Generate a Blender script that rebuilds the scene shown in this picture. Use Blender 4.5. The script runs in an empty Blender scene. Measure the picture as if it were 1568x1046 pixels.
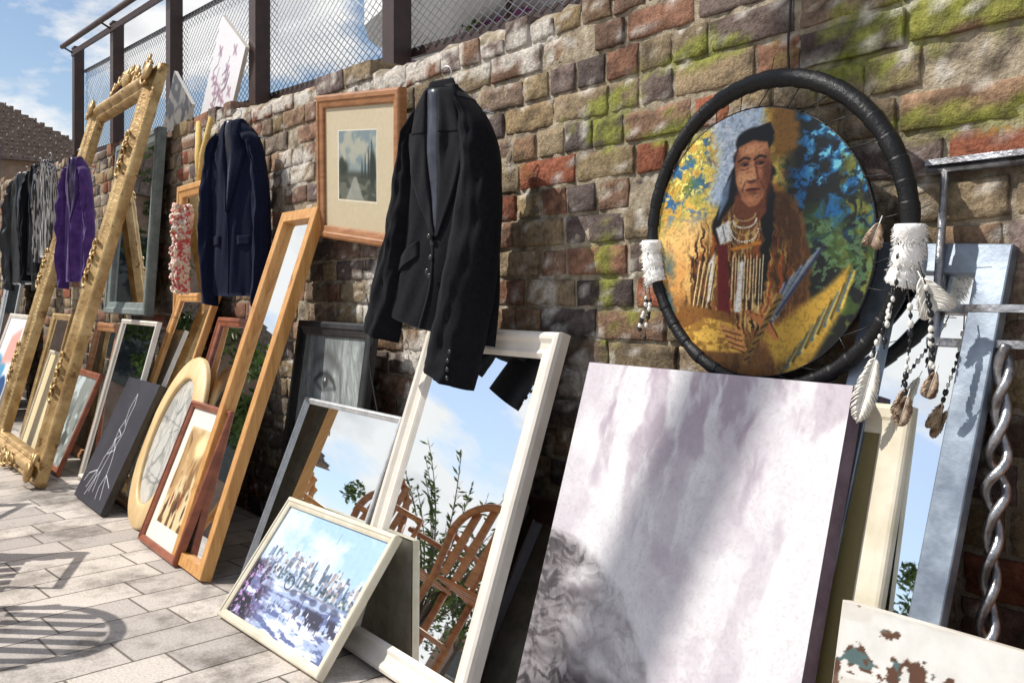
import bpy, math, random
import numpy as np
from mathutils import Vector, Matrix, noise
from mathutils.bvhtree import BVHTree
random.seed(7); rng=np.random.default_rng(7)
R=math.radians
def s2l(c): return tuple((x/12.92) if x<=.04045 else ((x+.055)/1.055)**2.4 for x in c)
scene=bpy.context.scene

# ---------------------------------------------------------------- materials
def nmat(name):
    m=bpy.data.materials.new(name); m.use_nodes=True
    nt=m.node_tree; b=nt.nodes['Principled BSDF']; return m,nt,b
def mat(name,c1,c2=None,rough=.6,metal=0,scale=8,stretch=(1,1,1),bump=0,bscale=None,detail=3,spec=.5,lo=.35,hi=.65,sheen=0,attr=False,c3=None,c3amt=.5,c3scale=3):
    m,nt,b=nmat(name); N=nt.nodes; L=nt.links
    b.inputs['Roughness'].default_value=rough; b.inputs['Metallic'].default_value=metal
    b.inputs['Specular IOR Level'].default_value=spec
    if sheen: b.inputs['Sheen Weight'].default_value=sheen
    tc=N.new('ShaderNodeTexCoord'); mp=N.new('ShaderNodeMapping'); mp.inputs['Scale'].default_value=stretch
    L.new(tc.outputs['Object'],mp.inputs['Vector'])
    nz=N.new('ShaderNodeTexNoise'); nz.inputs['Scale'].default_value=scale; nz.inputs['Detail'].default_value=detail; nz.inputs['Roughness'].default_value=.65
    L.new(mp.outputs[0],nz.inputs['Vector'])
    rp=N.new('ShaderNodeValToRGB'); rp.color_ramp.elements[0].position=lo; rp.color_ramp.elements[1].position=hi
    if c2 is None: c2=c1
    rp.color_ramp.elements[0].color=(*c1,1); rp.color_ramp.elements[1].color=(*c2,1)
    L.new(nz.outputs[0],rp.inputs[0]); col=rp.outputs[0]
    if attr:
        at=N.new('ShaderNodeAttribute'); at.attribute_name='Col'
        mx=N.new('ShaderNodeMixRGB'); mx.blend_type='MULTIPLY'; mx.inputs[0].default_value=1
        L.new(at.outputs['Color'],mx.inputs[1]); L.new(col,mx.inputs[2]); col=mx.outputs[0]
    if c3:
        n2=N.new('ShaderNodeTexNoise'); n2.inputs['Scale'].default_value=c3scale; n2.inputs['Detail'].default_value=4; n2.inputs['Roughness'].default_value=.7
        L.new(tc.outputs['Object'],n2.inputs['Vector'])
        r2=N.new('ShaderNodeValToRGB'); r2.color_ramp.elements[0].position=c3amt; r2.color_ramp.elements[1].position=c3amt+.05
        L.new(n2.outputs[0],r2.inputs[0])
        mx=N.new('ShaderNodeMixRGB'); L.new(r2.outputs[0],mx.inputs[0]); L.new(col,mx.inputs[1]); mx.inputs[2].default_value=(*c3,1); col=mx.outputs[0]
    L.new(col,b.inputs['Base Color'])
    if bump:
        bn=N.new('ShaderNodeTexNoise'); bn.inputs['Scale'].default_value=bscale or scale*4; bn.inputs['Detail'].default_value=3; bn.inputs['Roughness'].default_value=.7
        L.new(mp.outputs[0],bn.inputs['Vector'])
        bp=N.new('ShaderNodeBump'); bp.inputs['Strength'].default_value=bump; bp.inputs['Distance'].default_value=.01
        L.new(bn.outputs[0],bp.inputs['Height']); L.new(bp.outputs[0],b.inputs['Normal'])
    return m
M_brick=mat('brick',(.60,.58,.56),(1.16,1.14,1.1),rough=.95,scale=75,bump=.6,bscale=110,attr=True,lo=.32,hi=.62,spec=.1,detail=4)
M_mortar=mat('mortar',(.62,.60,.57),(1.1,1.1,1.1),rough=.95,scale=50,bump=.7,bscale=90,attr=True,spec=.05,lo=.3,hi=.65,detail=4)
M_paint=mat('painted_print',(.94,.94,.94),(1.02,1.02,1.02),rough=.4,scale=60,attr=True,spec=.35)
M_matte=mat('matte_print',(.9,.9,.9),(1.03,1.03,1.03),rough=.7,scale=30,attr=True,spec=.3)
M_mirror=mat('mirror_glass',(.88,.91,.92),(.92,.94,.94),rough=.012,metal=1,scale=3)
M_gold=mat('gilt',(.30,.175,.06),(.58,.40,.18),rough=.45,metal=.5,scale=10,bump=.4,bscale=60,c3=(.20,.105,.035),c3amt=.6,c3scale=12)
M_pine=mat('pine_wood',(.46,.21,.055),(.62,.33,.11),rough=.45,scale=6,stretch=(9,9,.8),bump=.08,bscale=30,c3=(.30,.12,.03),c3amt=.63,c3scale=14)
M_palewood=mat('pale_wood',(.62,.42,.19),(.72,.52,.27),rough=.5,scale=8,stretch=(4,1,1),bump=.1)
M_oak=mat('oak_wood',(.25,.10,.035),(.40,.18,.07),rough=.5,scale=10,stretch=(1,1,5),bump=.1)
M_mahog=mat('mahogany',(.17,.045,.02),(.30,.09,.04),rough=.35,scale=9,stretch=(1,1,3),bump=.05)
M_darkwood=mat('dark_wood',(.02,.008,.007),(.05,.018,.013),rough=.35,scale=9,bump=.1)
M_whitepaint=mat('cream_paint',(.66,.60,.52),(.76,.70,.62),rough=.45,scale=10,bump=.05,c3=(.5,.44,.36),c3amt=.68,c3scale=16)
M_cream=mat('aged_cream_paint',(.55,.49,.36),(.68,.62,.50),rough=.55,scale=10,bump=.1)
M_silver=mat('silver_leaf',(.45,.46,.46),(.6,.6,.6),rough=.4,metal=.4,scale=30,bump=.1)
M_grey=mat('grey_green_paint',(.12,.15,.14),(.2,.23,.22),rough=.5,scale=20,bump=.1)
M_steel=mat('raw_steel',(.17,.20,.25),(.33,.38,.44),rough=.5,metal=.7,scale=14,bump=.06,c3=(.42,.46,.5),c3amt=.6,c3scale=7)
M_bar=mat('worn_steel_bar',(.16,.15,.15),(.5,.5,.52),rough=.35,metal=.85,scale=25,bump=.2)
M_black=mat('black_frame',(.012,.012,.014),(.03,.03,.033),rough=.4,scale=20,bump=.1)
M_leather=mat('black_leather',(.008,.008,.009),(.018,.018,.02),rough=.45,scale=25,bump=.3,bscale=120)
M_ring=mat('wrapped_suede',(.004,.004,.0045),(.008,.008,.009),rough=.42,scale=25,bump=.25,bscale=160,spec=.35)
M_cloth=mat('black_wool',(.0045,.0045,.006),(.008,.008,.011),rough=.9,scale=90,sheen=.03,spec=.12)
M_clothl=mat('black_wool_lapel',(.006,.006,.008),(.010,.010,.014),rough=.85,scale=90,sheen=.04,spec=.15)
M_lining=mat('satin_lining',(.03,.032,.045),(.06,.065,.085),rough=.35,scale=30)
M_navy=mat('navy_wool',(.004,.0065,.020),(.007,.010,.030),rough=.9,scale=90,sheen=.03,spec=.12)
M_purple=mat('purple_velvet',(.05,.018,.12),(.09,.038,.19),rough=.8,scale=20,sheen=.2,spec=.2)
M_purpled=mat('dark_purple_velvet',(.03,.012,.07),(.06,.025,.12),rough=.8,scale=20,sheen=.2,spec=.2)
M_button=mat('button',(.02,.02,.02),(.03,.03,.03),rough=.25)
M_wire=mat('galvanised_wire',(.42,.44,.46),(.55,.56,.58),rough=.4,metal=.6)
M_post=mat('brown_painted_steel',(.035,.016,.012),(.055,.025,.018),rough=.45,scale=12,bump=.1)
M_fur=mat('white_fur',(.82,.80,.76),(.92,.91,.88),rough=.95,scale=60,bump=.3,bscale=120,spec=.1)
M_feather=mat('feather',(.74,.70,.62),(.85,.82,.76),rough=.9,scale=20,stretch=(1,1,6),spec=.1)
M_featherd=mat('brown_feather',(.10,.055,.03),(.50,.38,.28),rough=.95,scale=60,spec=.05)
M_bead=mat('bead',(.01,.01,.012),(.02,.02,.02),rough=.2)
M_beadw=mat('white_bead',(.7,.68,.62),(.8,.78,.72),rough=.3)
M_canvas=mat('canvas_edge',(.10,.065,.10),(.17,.12,.16),rough=.7,scale=20)
M_canvasback=mat('canvas_back',(.2,.17,.13),(.3,.26,.2),rough=.8,scale=20)
M_leaf=mat('foliage',(.7,.7,.7),(1.2,1.2,1.2),rough=.6,scale=3,attr=True,spec=.3)
M_bark=mat('bark',(.08,.055,.04),(.16,.12,.09),rough=.9,scale=12,stretch=(1,1,.3),bump=.8)
M_lamp=mat('lamp_post_paint',(.02,.022,.024),(.035,.037,.04),rough=.4)
M_white=mat('white_canvas_fabric',(.72,.72,.72),(.8,.8,.8),rough=.8,scale=5)

# ---------------------------------------------------------------- mesh builder
class MB:
    def __init__(s,name): s.name=name; s.v=[]; s.f=[]; s.m=[]; s.c=[]; s.sm=[]; s.mats=[]
    def add(s,v,f,m,M=None,cols=None,smooth=False,flat=None):
        o=len(s.v)
        if m not in s.mats: s.mats.append(m)
        k=s.mats.index(m)
        if M is not None: v=[tuple(M@Vector(p)) for p in v]
        s.v.extend([tuple(p) for p in v])
        s.f.extend([tuple(i+o for i in q) for q in f]); s.m.extend([k]*len(f)); s.sm.extend([smooth]*len(f))
        if flat: s.f.extend([tuple(i+o for i in q) for q in flat]); s.m.extend([k]*len(flat)); s.sm.extend([False]*len(flat))
        if cols is None: s.c.extend([(1,1,1,1)]*len(v))
        else: s.c.extend([(float(c[0]),float(c[1]),float(c[2]),1.) for c in cols])
    def make(s):
        me=bpy.data.meshes.new(s.name); a=np.array(s.v,dtype=float)
        c=(a.min(0)+a.max(0))/2; c[2]=a[:,2].min(); a-=c
        me.from_pydata(a.tolist(),[],s.f)
        for m in s.mats: me.materials.append(m)
        me.polygons.foreach_set('material_index',s.m); me.polygons.foreach_set('use_smooth',s.sm)
        ca=me.color_attributes.new('Col','FLOAT_COLOR','POINT'); ca.data.foreach_set('color',np.array(s.c,dtype=np.float32).ravel())
        me.update()
        ob=bpy.data.objects.new(s.name,me); ob.location=c; scene.collection.objects.link(ob); return ob
def box(mb,x0,x1,y0,y1,z0,z1,m,M=None):
    v=[(x0,y0,z0),(x1,y0,z0),(x1,y1,z0),(x0,y1,z0),(x0,y0,z1),(x1,y0,z1),(x1,y1,z1),(x0,y1,z1)]
    mb.add(v,[(0,3,2,1),(4,5,6,7),(0,1,5,4),(1,2,6,5),(2,3,7,6),(3,0,4,7)],m,M)
def tube(mb,pts,r,m,M=None,n=8,closed=False,smooth=True):
    P=[Vector(p) for p in pts]; k=len(P); V=[];F=[]
    up=None
    for i,p in enumerate(P):
        if closed: t=P[(i+1)%k]-P[i-1]
        else: t=P[min(i+1,k-1)]-P[max(i-1,0)]
        t.normalize()
        if up is None: up=Vector((0,0,1)) if abs(t.z)<.9 else Vector((0,1,0))
        a=up-t*up.dot(t)
        if a.length<1e-4: a=Vector((1,0,0))-t*t.x
        a.normalize(); up=a; b=t.cross(a)
        rr=r[i] if hasattr(r,'__len__') else r
        for j in range(n):
            th=2*math.pi*j/n; V.append(tuple(p+(a*math.cos(th)+b*math.sin(th))*rr))
    for i in range(k if closed else k-1):
        for j in range(n):
            i2=(i+1)%k; F.append((i*n+j,i*n+(j+1)%n,i2*n+(j+1)%n,i2*n+j))
    if not closed: F.append(tuple(range(n-1,-1,-1))); F.append(tuple((k-1)*n+j for j in range(n)))
    mb.add(V,F,m,M,smooth=smooth)
def ball(mb,c,r,m,M=None,sc=(1,1,1),n=8,smooth=True):
    V=[];F=[]
    for i in range(n+1):
        ph=math.pi*i/n
        for j in range(n):
            th=2*math.pi*j/n
            V.append((c[0]+r*sc[0]*math.sin(ph)*math.cos(th),c[1]+r*sc[1]*math.sin(ph)*math.sin(th),c[2]+r*sc[2]*math.cos(ph)))
    for i in range(n):
        for j in range(n): F.append((i*n+j,i*n+(j+1)%n,(i+1)*n+(j+1)%n,(i+1)*n+j))
    mb.add(V,F,m,M,smooth=smooth)
def LM(X,out,lean=0,yaw=0,roll=0,z=0):
    return Matrix.Translation((X,-out,z))@Matrix.Rotation(R(yaw),4,'Z')@Matrix.Rotation(R(-lean),4,'X')@Matrix.Rotation(R(roll),4,'Y')
def ring(mb,w,h,prof,m,M,n=1,oval=False,disp=0,smooth=False):
    loops=[]
    for (a,d) in prof:
        L=[]
        if oval:
            for i in range(64):
                t=2*math.pi*i/64; L.append((w/2+(w/2-a)*math.cos(t),-d,h/2+(h/2-a)*math.sin(t)))
        else:
            c=[(a,a),(w-a,a),(w-a,h-a),(a,h-a)]
            for i in range(4):
                p=c[i];q=c[(i+1)%4]
                for k in range(n):
                    t=k/n; x=p[0]+(q[0]-p[0])*t; z=p[1]+(q[1]-p[1])*t
                    dd=disp*noise.noise(Vector((x*22,z*22,a*30))) if disp and d>0 else 0
                    L.append((x+dd*.6,-d-dd,z+dd*.6))
        loops.append(L)
    k=len(loops[0]); V=[p for L in loops for p in L]; F=[]
    for i in range(len(loops)-1):
        for j in range(k): F.append((i*k+j,i*k+(j+1)%k,(i+1)*k+(j+1)%k,(i+1)*k+j))
    mb.add(V,F,m,M,smooth=smooth)
def prof(fw,fd): return [(0,0),(0,fd*.75),(.003,fd*.92),(.008,fd),(fw*.45,fd),(fw*.55,fd*.86),(fw*.8,fd*.78),(fw-.004,fd*.74),(fw,fd*.66),(fw,fd*.3)]
def flatprof(fw,fd): return [(0,0),(0,fd*.94),(.002,fd),(fw-.002,fd),(fw,fd*.94),(fw,fd*.3)]
def quad(mb,x0,x1,z0,z1,y,m,M): mb.add([(x0,y,z0),(x1,y,z0),(x1,y,z1),(x0,y,z1)],[(0,1,2,3)],m,M)
def grid(mb,x0,x1,z0,z1,y,cols,m,M):
    ny,nx=cols.shape[:2]
    xs=np.linspace(x0,x1,nx); zs=np.linspace(z0,z1,ny)
    V=[(x,y,z) for z in zs for x in xs]
    F=[(j*nx+i,j*nx+i+1,(j+1)*nx+i+1,(j+1)*nx+i) for j in range(ny-1) for i in range(nx-1)]
    mb.add(V,F,m,M,cols=cols.reshape(-1,3))
def frame(name,X,out,w,h,lean,fm,fw=.04,fd=.025,content=None,roll=0,yaw=0,z=0,p=None,cm=None,make=True):
    mb=MB(name); M=LM(X,out,lean,yaw,roll,z)
    ring(mb,w,h,p or prof(fw,fd),fm,M)
    quad(mb,.004,w-.004,.004,h-.004,.001,M_canvasback,M)
    i=fw-.002
    if content is None: quad(mb,i,w-i,i,h-i,-fd*.4,M_mirror,M)
    else: grid(mb,i,w-i,i,h-i,-fd*.4,content,cm or M_paint,M)
    if make: return mb.make()
    return mb,M

# ---------------------------------------------------------------- 2D painter
_tab=rng.random((64,256,256))
def vn(x,y,s=0):
    t=_tab[s%64]; xi=np.floor(x).astype(int); yi=np.floor(y).astype(int); fx=x-xi; fy=y-yi
    fx=fx*fx*(3-2*fx); fy=fy*fy*(3-2*fy)
    a=t[xi%256,yi%256];b=t[(xi+1)%256,yi%256];c=t[xi%256,(yi+1)%256];d=t[(xi+1)%256,(yi+1)%256]
    return (a*(1-fx)+b*fx)*(1-fy)+(c*(1-fx)+d*fx)*fy
def fbm(x,y,o=4,s=0):
    r=0;a=.5;t=0
    for i in range(o): r=r+a*vn(x,y,s+i); t+=a; a*=.55; x=x*2.03+7; y=y*2.03+3
    return r/t
def sst(a,b,x): t=np.clip((x-a)/(b-a),0,1); return t*t*(3-2*t)
class Pt:
    def __init__(s,x0,x1,y0,y1,nx,ny,bg,warp=0,wf=.05):
        s.X,s.Y=np.meshgrid(np.linspace(x0,x1,nx),np.linspace(y0,y1,ny))
        s.X0,s.Y0=s.X.copy(),s.Y.copy()
        if warp:
            a=fbm(s.X0*wf,s.Y0*wf,4,11)-.5; b=fbm(s.X0*wf+50,s.Y0*wf,4,17)-.5
            s.X=s.X0+a*warp*2; s.Y=s.Y0+b*warp*2
        s.c=np.ones((ny,nx,3))*np.array(bg)
    def mix(s,m,col):
        m=np.clip(m,0,1)[...,None]; s.c=s.c*(1-m)+np.array(col)*m
    def ell(s,cx,cy,rx,ry,col,rot=0,soft=.15,al=1):
        c,d=math.cos(R(rot)),math.sin(R(rot)); x=s.X-cx;y=s.Y-cy
        u=(x*c+y*d)/rx; v=(-x*d+y*c)/ry; s.mix(al*(1-sst(1-soft,1+soft,np.sqrt(u*u+v*v))),col)
    def poly(s,pts,col,soft=2,al=1):
        n=len(pts); inside=np.zeros(s.X.shape,bool); dist=np.full(s.X.shape,1e9)
        for i in range(n):
            x1,y1=pts[i];x2,y2=pts[(i+1)%n]
            cond=((y1>s.Y)!=(y2>s.Y))
            if y2!=y1: inside^=cond&(s.X<(x2-x1)*(s.Y-y1)/(y2-y1)+x1)
            dx,dy=x2-x1,y2-y1; t=np.clip(((s.X-x1)*dx+(s.Y-y1)*dy)/(dx*dx+dy*dy+1e-12),0,1)
            dist=np.minimum(dist,np.hypot(s.X-x1-t*dx,s.Y-y1-t*dy))
        sd=np.where(inside,-dist,dist); s.mix(al*(1-sst(-soft,soft,sd)),col)
    def line(s,pts,w,col,soft=1,al=1):
        dist=np.full(s.X.shape,1e9)
        for i in range(len(pts)-1):
            x1,y1=pts[i];x2,y2=pts[i+1]; dx,dy=x2-x1,y2-y1
            t=np.clip(((s.X-x1)*dx+(s.Y-y1)*dy)/(dx*dx+dy*dy+1e-12),0,1)
            dist=np.minimum(dist,np.hypot(s.X-x1-t*dx,s.Y-y1-t*dy))
        s.mix(al*(1-sst(w/2-soft/2,w/2+soft,dist)),col)
    def out(s):
        c=np.clip(s.c,0,1); return np.where(c<=.04045,c/12.92,((c+.055)/1.055)**2.4)

# ---------------------------------------------------------------- world / sun / camera
Ldir=Vector((.9,1.0,-1.5)).normalized()
sl=bpy.data.lights.new('sun','SUN'); sl.energy=5.0; sl.angle=R(.5); sl.color=(1,.96,.89)
so=bpy.data.objects.new('sun',sl); so.rotation_euler=Ldir.to_track_quat('-Z','Y').to_euler(); so.location=(-6,-6,10); scene.collection.objects.link(so)
w=bpy.data.worlds.new('World'); scene.world=w; w.use_nodes=True; nt=w.node_tree; N=nt.nodes; L=nt.links
bg=N['Background']; bg.inputs[1].default_value=.13
sky=N.new('ShaderNodeTexSky'); sky.sky_type='NISHITA'; sky.sun_disc=False; sky.sun_elevation=R(48); sky.sun_rotation=math.atan2(-.9,-1.0); sky.dust_density=.8
tc=N.new('ShaderNodeTexCoord'); mp=N.new('ShaderNodeMapping'); mp.inputs['Scale'].default_value=(1,1,2.2); mp.inputs['Location'].default_value=(.35,.1,.2)
nz=N.new('ShaderNodeTexNoise'); nz.inputs['Scale'].default_value=3.6; nz.inputs['Detail'].default_value=9; nz.inputs['Roughness'].default_value=.58
rp=N.new('ShaderNodeValToRGB'); rp.color_ramp.elements[0].position=.49; rp.color_ramp.elements[1].position=.57
n2=N.new('ShaderNodeTexNoise'); n2.inputs['Scale'].default_value=9; n2.inputs['Detail'].default_value=5
r2=N.new('ShaderNodeValToRGB'); r2.color_ramp.elements[0].position=.34; r2.color_ramp.elements[1].position=.52
r2.color_ramp.elements[0].color=(5.6,5.75,6.0,1); r2.color_ramp.elements[1].color=(7.6,7.6,7.6,1)
mx=N.new('ShaderNodeMixRGB')
L.new(tc.outputs['Generated'],mp.inputs[0]); L.new(mp.outputs[0],nz.inputs['Vector']); L.new(mp.outputs[0],n2.inputs['Vector'])
L.new(nz.outputs[0],rp.inputs[0]); L.new(n2.outputs[0],r2.inputs[0])
L.new(rp.outputs[0],mx.inputs[0]); L.new(sky.outputs[0],mx.inputs[1]); L.new(r2.outputs[0],mx.inputs[2]); L.new(mx.outputs[0],bg.inputs[0])
cd=bpy.data.cameras.new('camera'); cam=bpy.data.objects.new('camera',cd); scene.collection.objects.link(cam); scene.camera=cam
cd.lens=32.14; cd.sensor_width=36; cd.shift_y=-.0466; cd.clip_start=.05; cd.clip_end=500
cam.location=(0,-1.5,.95); cam.rotation_euler=(R(90),0,R(52.8))
scene.view_settings.view_transform='Standard'; scene.view_settings.look='None'; scene.view_settings.exposure=0

# ---------------------------------------------------------------- ground
m,nt,b=nmat('stone_pavers'); N=nt.nodes; L=nt.links
tc=N.new('ShaderNodeTexCoord'); mp=N.new('ShaderNodeMapping'); mp.inputs['Rotation'].default_value=(0,0,R(84))
br=N.new('ShaderNodeTexBrick'); br.inputs['Scale'].default_value=1; br.inputs['Brick Width'].default_value=.36; br.inputs['Row Height'].default_value=.17
br.inputs['Mortar Size'].default_value=.004; br.inputs['Mortar Smooth'].default_value=.3; br.inputs['Color1'].default_value=(.58,.52,.46,1); br.inputs['Color2'].default_value=(.38,.34,.31,1); br.inputs['Mortar'].default_value=(.15,.125,.10,1); br.offset=.37; br.squash=.7; br.squash_frequency=3
L.new(tc.outputs['Object'],mp.inputs[0]); L.new(mp.outputs[0],br.inputs['Vector'])
nz=N.new('ShaderNodeTexNoise'); nz.inputs['Scale'].default_value=2.6; nz.inputs['Detail'].default_value=7; nz.inputs['Roughness'].default_value=.72; L.new(tc.outputs['Object'],nz.inputs[0])
rp=N.new('ShaderNodeValToRGB'); rp.color_ramp.elements[0].position=.36; rp.color_ramp.elements[0].color=(.40,.38,.36,1); rp.color_ramp.elements[1].position=.52; rp.color_ramp.elements[1].color=(1.1,1.1,1.1,1)
L.new(nz.outputs[0],rp.inputs[0]); mx=N.new('ShaderNodeMixRGB'); mx.blend_type='MULTIPLY'; mx.inputs[0].default_value=1
L.new(br.outputs[0],mx.inputs[1]); L.new(rp.outputs[0],mx.inputs[2])
n3=N.new('ShaderNodeTexNoise'); n3.inputs['Scale'].default_value=140; n3.inputs['Detail'].default_value=3; L.new(tc.outputs['Object'],n3.inputs[0])
r3=N.new('ShaderNodeValToRGB'); r3.color_ramp.elements[0].position=.3; r3.color_ramp.elements[0].color=(.72,.72,.72,1); r3.color_ramp.elements[1].position=.6
L.new(n3.outputs[0],r3.inputs[0]); m2=N.new('ShaderNodeMixRGB'); m2.blend_type='MULTIPLY'; m2.inputs[0].default_value=1
L.new(mx.outputs[0],m2.inputs[1]); L.new(r3.outputs[0],m2.inputs[2]); L.new(m2.outputs[0],b.inputs['Base Color']); b.inputs['Roughness'].default_value=.85
ad=N.new('ShaderNodeMath'); ad.operation='MULTIPLY_ADD'; ad.inputs[1].default_value=.2; L.new(n3.outputs[0],ad.inputs[0])
iv=N.new('ShaderNodeMath'); iv.operation='SUBTRACT'; iv.inputs[0].default_value=1; L.new(br.outputs['Fac'],iv.inputs[1]); L.new(iv.outputs[0],ad.inputs[2])
bp=N.new('ShaderNodeBump'); bp.inputs['Strength'].default_value=.6; bp.inputs['Distance'].default_value=.006; L.new(ad.outputs[0],bp.inputs['Height']); L.new(bp.outputs[0],b.inputs['Normal'])
g=MB('ground'); g.add([(-150,-150,0),(150,-150,0),(150,150,0),(-150,150,0)],[(0,1,2,3)],m)
ob=g.make()

# ---------------------------------------------------------------- brick wall
def ztop(x): return 1.585+.0507*(-x)
moss=[(-1.60,1.36,.11,.13),(-1.33,1.46,.20,.04),(-1.42,1.30,.15,.05),(-.75,1.43,.30,.08),(-1.60,1.02,.045,.22),(-.72,1.24,.2,.03),(-1.5,.9,.07,.05),(-.95,1.36,.10,.05)]
whit=[(-1.82,.94,.05,.13),(-1.70,.73,.10,.12),(-3.4,1.45,.25,.12),(-2.6,1.66,.5,.06),(-2.7,.95,.2,.2),(-2.1,1.6,.2,.06),(-2.45,.7,.15,.2),(-4.2,1.75,.5,.06),(-3.5,1.72,.5,.05),(-1.9,1.6,.15,.1)]
def mk(L,x,z):
    r=0
    for a,b_,c,d in L: r=max(r,math.exp(-((x-a)/c)**2-((z-b_)/d)**2))
    return r
pal=[(.55,.46,.38),(.49,.42,.37),(.59,.52,.42),(.44,.39,.37),(.60,.49,.40),(.50,.44,.42),(.63,.56,.44),(.39,.35,.34),(.56,.45,.38),(.60,.53,.44),(.58,.43,.36),(.53,.46,.40),(.46,.41,.40),(.56,.50,.41),(.62,.54,.42),(.50,.41,.36),(.55,.50,.45),(.56,.42,.35),(.58,.52,.43),(.60,.38,.30)]
pal=[s2l(c) for c in pal]
MO=s2l((.52,.54,.25)); MO2=s2l((.38,.40,.21)); WH=s2l((.82,.80,.77)); DK=s2l((.23,.19,.18))
def shade(base,x,z,k=1.):
    n0=noise.noise(Vector((x*2.3,z*2.6,55)))
    n1=noise.noise(Vector((x*9,z*9,3))); n2=noise.noise(Vector((x*38,z*38,9))); n3=noise.noise(Vector((x*80,z*80,19)))
    f=.95+.22*n0+.22*n1+.28*n2+.28*n3; c=[base[i]*max(.3,f) for i in range(3)]
    dt=min(1,max(0,(noise.noise(Vector((x*20,z*30,44)))+.3*n0-.22)/.2))*.6; c=[c[i]*(1-dt)+DK[i]*dt for i in range(3)]
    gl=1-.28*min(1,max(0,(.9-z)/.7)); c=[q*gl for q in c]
    mm=mk(moss,x,z)+.30*n0+.5*n1+.42*n2+.2*n3
    t=min(1,max(0,(mm-.50)/.26))*k*.85
    mc=MO if n2>-.1 else MO2
    c=[c[i]*(1-t)+mc[i]*t for i in range(3)]
    wm=mk(whit,x,z)+.4*n2+.45*noise.noise(Vector((x*14,z*14,30)))
    t=min(1,max(0,(wm-.6)/.14))*.8
    sp=noise.noise(Vector((x*30,z*30,60)))
    if sp>.36: t=max(t,min(.6,(sp-.36)*5))
    return [c[i]*(1-t)+WH[i]*t for i in range(3)]
wall=MB('brick_wall')
j=0
CH=.0765
while True:
    z0=j*CH
    if z0>2.4: break
    x=-13.5+(0 if j%2 else .06)+random.random()*.06; k=j%2
    while x<2.2:
        ln=(.108 if (k and random.random()<.75) or random.random()<.25 else .218)*random.uniform(.93,1.04)
        if x>-.2: ln=.215
        zt=ztop(x+ln/2)+.03*noise.noise(Vector((x*1.3,0,5)))+.022*noise.noise(Vector((x*7,0,5)))
        if z0+CH*.5<zt:
            top=z0+CH*1.5>zt
            near=x>-4.5
            if near:
                sl_=[0,.012,.14,.28,.42,.56,.70,.84,.988,1] if ln>.15 else [0,.024,.27,.5,.73,.976,1]
                tl_=[0,.035,.27,.5,.73,.965,1]
            else: sl_=[0,.02,.5,.98,1]; tl_=[0,.04,.5,.96,1]
            nx=len(sl_)-1; nz_=len(tl_)-1
            base=random.choice(pal); br_=random.uniform(.70,1.12); base=[q*br_ for q in base]
            gap=random.uniform(.008,.014); h=CH-gap; off=random.uniform(-.003,.0045); tl=random.uniform(-.018,.018)+(random.uniform(-.05,.05) if top else 0)
            if random.random()<.07: off+=.010
            if top: h*=random.uniform(.6,1.15)
            V=[];C=[];F=[];FS=[]
            dz=.004*noise.noise(Vector((x*3,z0*5,90)))
            for b_ in range(nz_+1):
                for a in range(nx+1):
                    s=sl_[a];t=tl_[b_]
                    px=x+.004+s*(ln-gap); pz=z0+.004+dz+t*h+(s-.5)*tl*ln
                    ex=a in(0,nx); ez=b_ in(0,nz_); edge=ex+ez
                    nn=noise.noise(Vector((px*26,pz*26,j*.3))); n5=noise.noise(Vector((px*85,pz*85,j)))
                    pit=max(0,noise.noise(Vector((px*50,pz*50,77)))-.3)*.022
                    y=-.006+off+nn*.003+n5*.0025+pit+(.0025 if edge==1 else .006 if edge==2 else 0)
                    nb2=min(a,nx-a)<=1; nb3=min(b_,nz_-b_)<=1
                    if nb2: px+=n5*.0025+nn*.002
                    if nb3: pz+=nn*.0036+n5*.0018
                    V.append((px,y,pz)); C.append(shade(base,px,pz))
            nv=len(V); row=nx+1
            bord=[i for i in range(row)]+[r*row+nx for r in range(1,nz_+1)]+[nz_*row+i for i in range(nx-1,-1,-1)]+[r*row for r in range(nz_-1,0,-1)]
            dep=.16 if top else .03
            for i in bord: V.append((V[i][0],dep,V[i][2])); C.append([q*.85 for q in C[i]])
            for b_ in range(nz_):
                for a in range(nx): i=b_*row+a; F.append((i,i+1,i+row+1,i+row))
            nb=len(bord)
            for q in range(nb): FS.append((bord[q],nv+q,nv+(q+1)%nb,bord[(q+1)%nb]))
            wall.add(V,F,M_brick,cols=C,smooth=True,flat=FS)
        x+=ln
    j+=1
V=[];C=[];F=[]
xs=np.concatenate([np.arange(-13.5,-5,.08),np.arange(-5,2.2,.014)]); nzr=105
mc=s2l((.66,.61,.53))
def zmt(a): return ztop(a)-.012+.03*noise.noise(Vector((a*1.3,0,5)))+.02*noise.noise(Vector((a*14,0,8)))+.012*noise.noise(Vector((a*40,0,8)))
for a in xs:
    zt=zmt(a)
    for i in range(nzr+1):
        z=zt*i/nzr; nn=noise.noise(Vector((a*11,z*11,1))); n5=noise.noise(Vector((a*50,z*50,2)))
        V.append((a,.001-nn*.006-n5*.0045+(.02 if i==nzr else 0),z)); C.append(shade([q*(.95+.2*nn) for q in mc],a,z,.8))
    V.append((a,.1,zt+.012+.012*noise.noise(Vector((a*30,4,8))))); C.append(mc); V.append((a,.215,zt+.0)); C.append(mc); V.append((a,.22,0)); C.append(mc)
rw=nzr+4
for a in range(len(xs)-1):
    for i in range(rw-1): F.append((a*rw+i,(a+1)*rw+i,(a+1)*rw+i+1,a*rw+i+1))
wall.add(V,F,M_mortar,cols=C,smooth=True)
wall.make()

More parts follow.
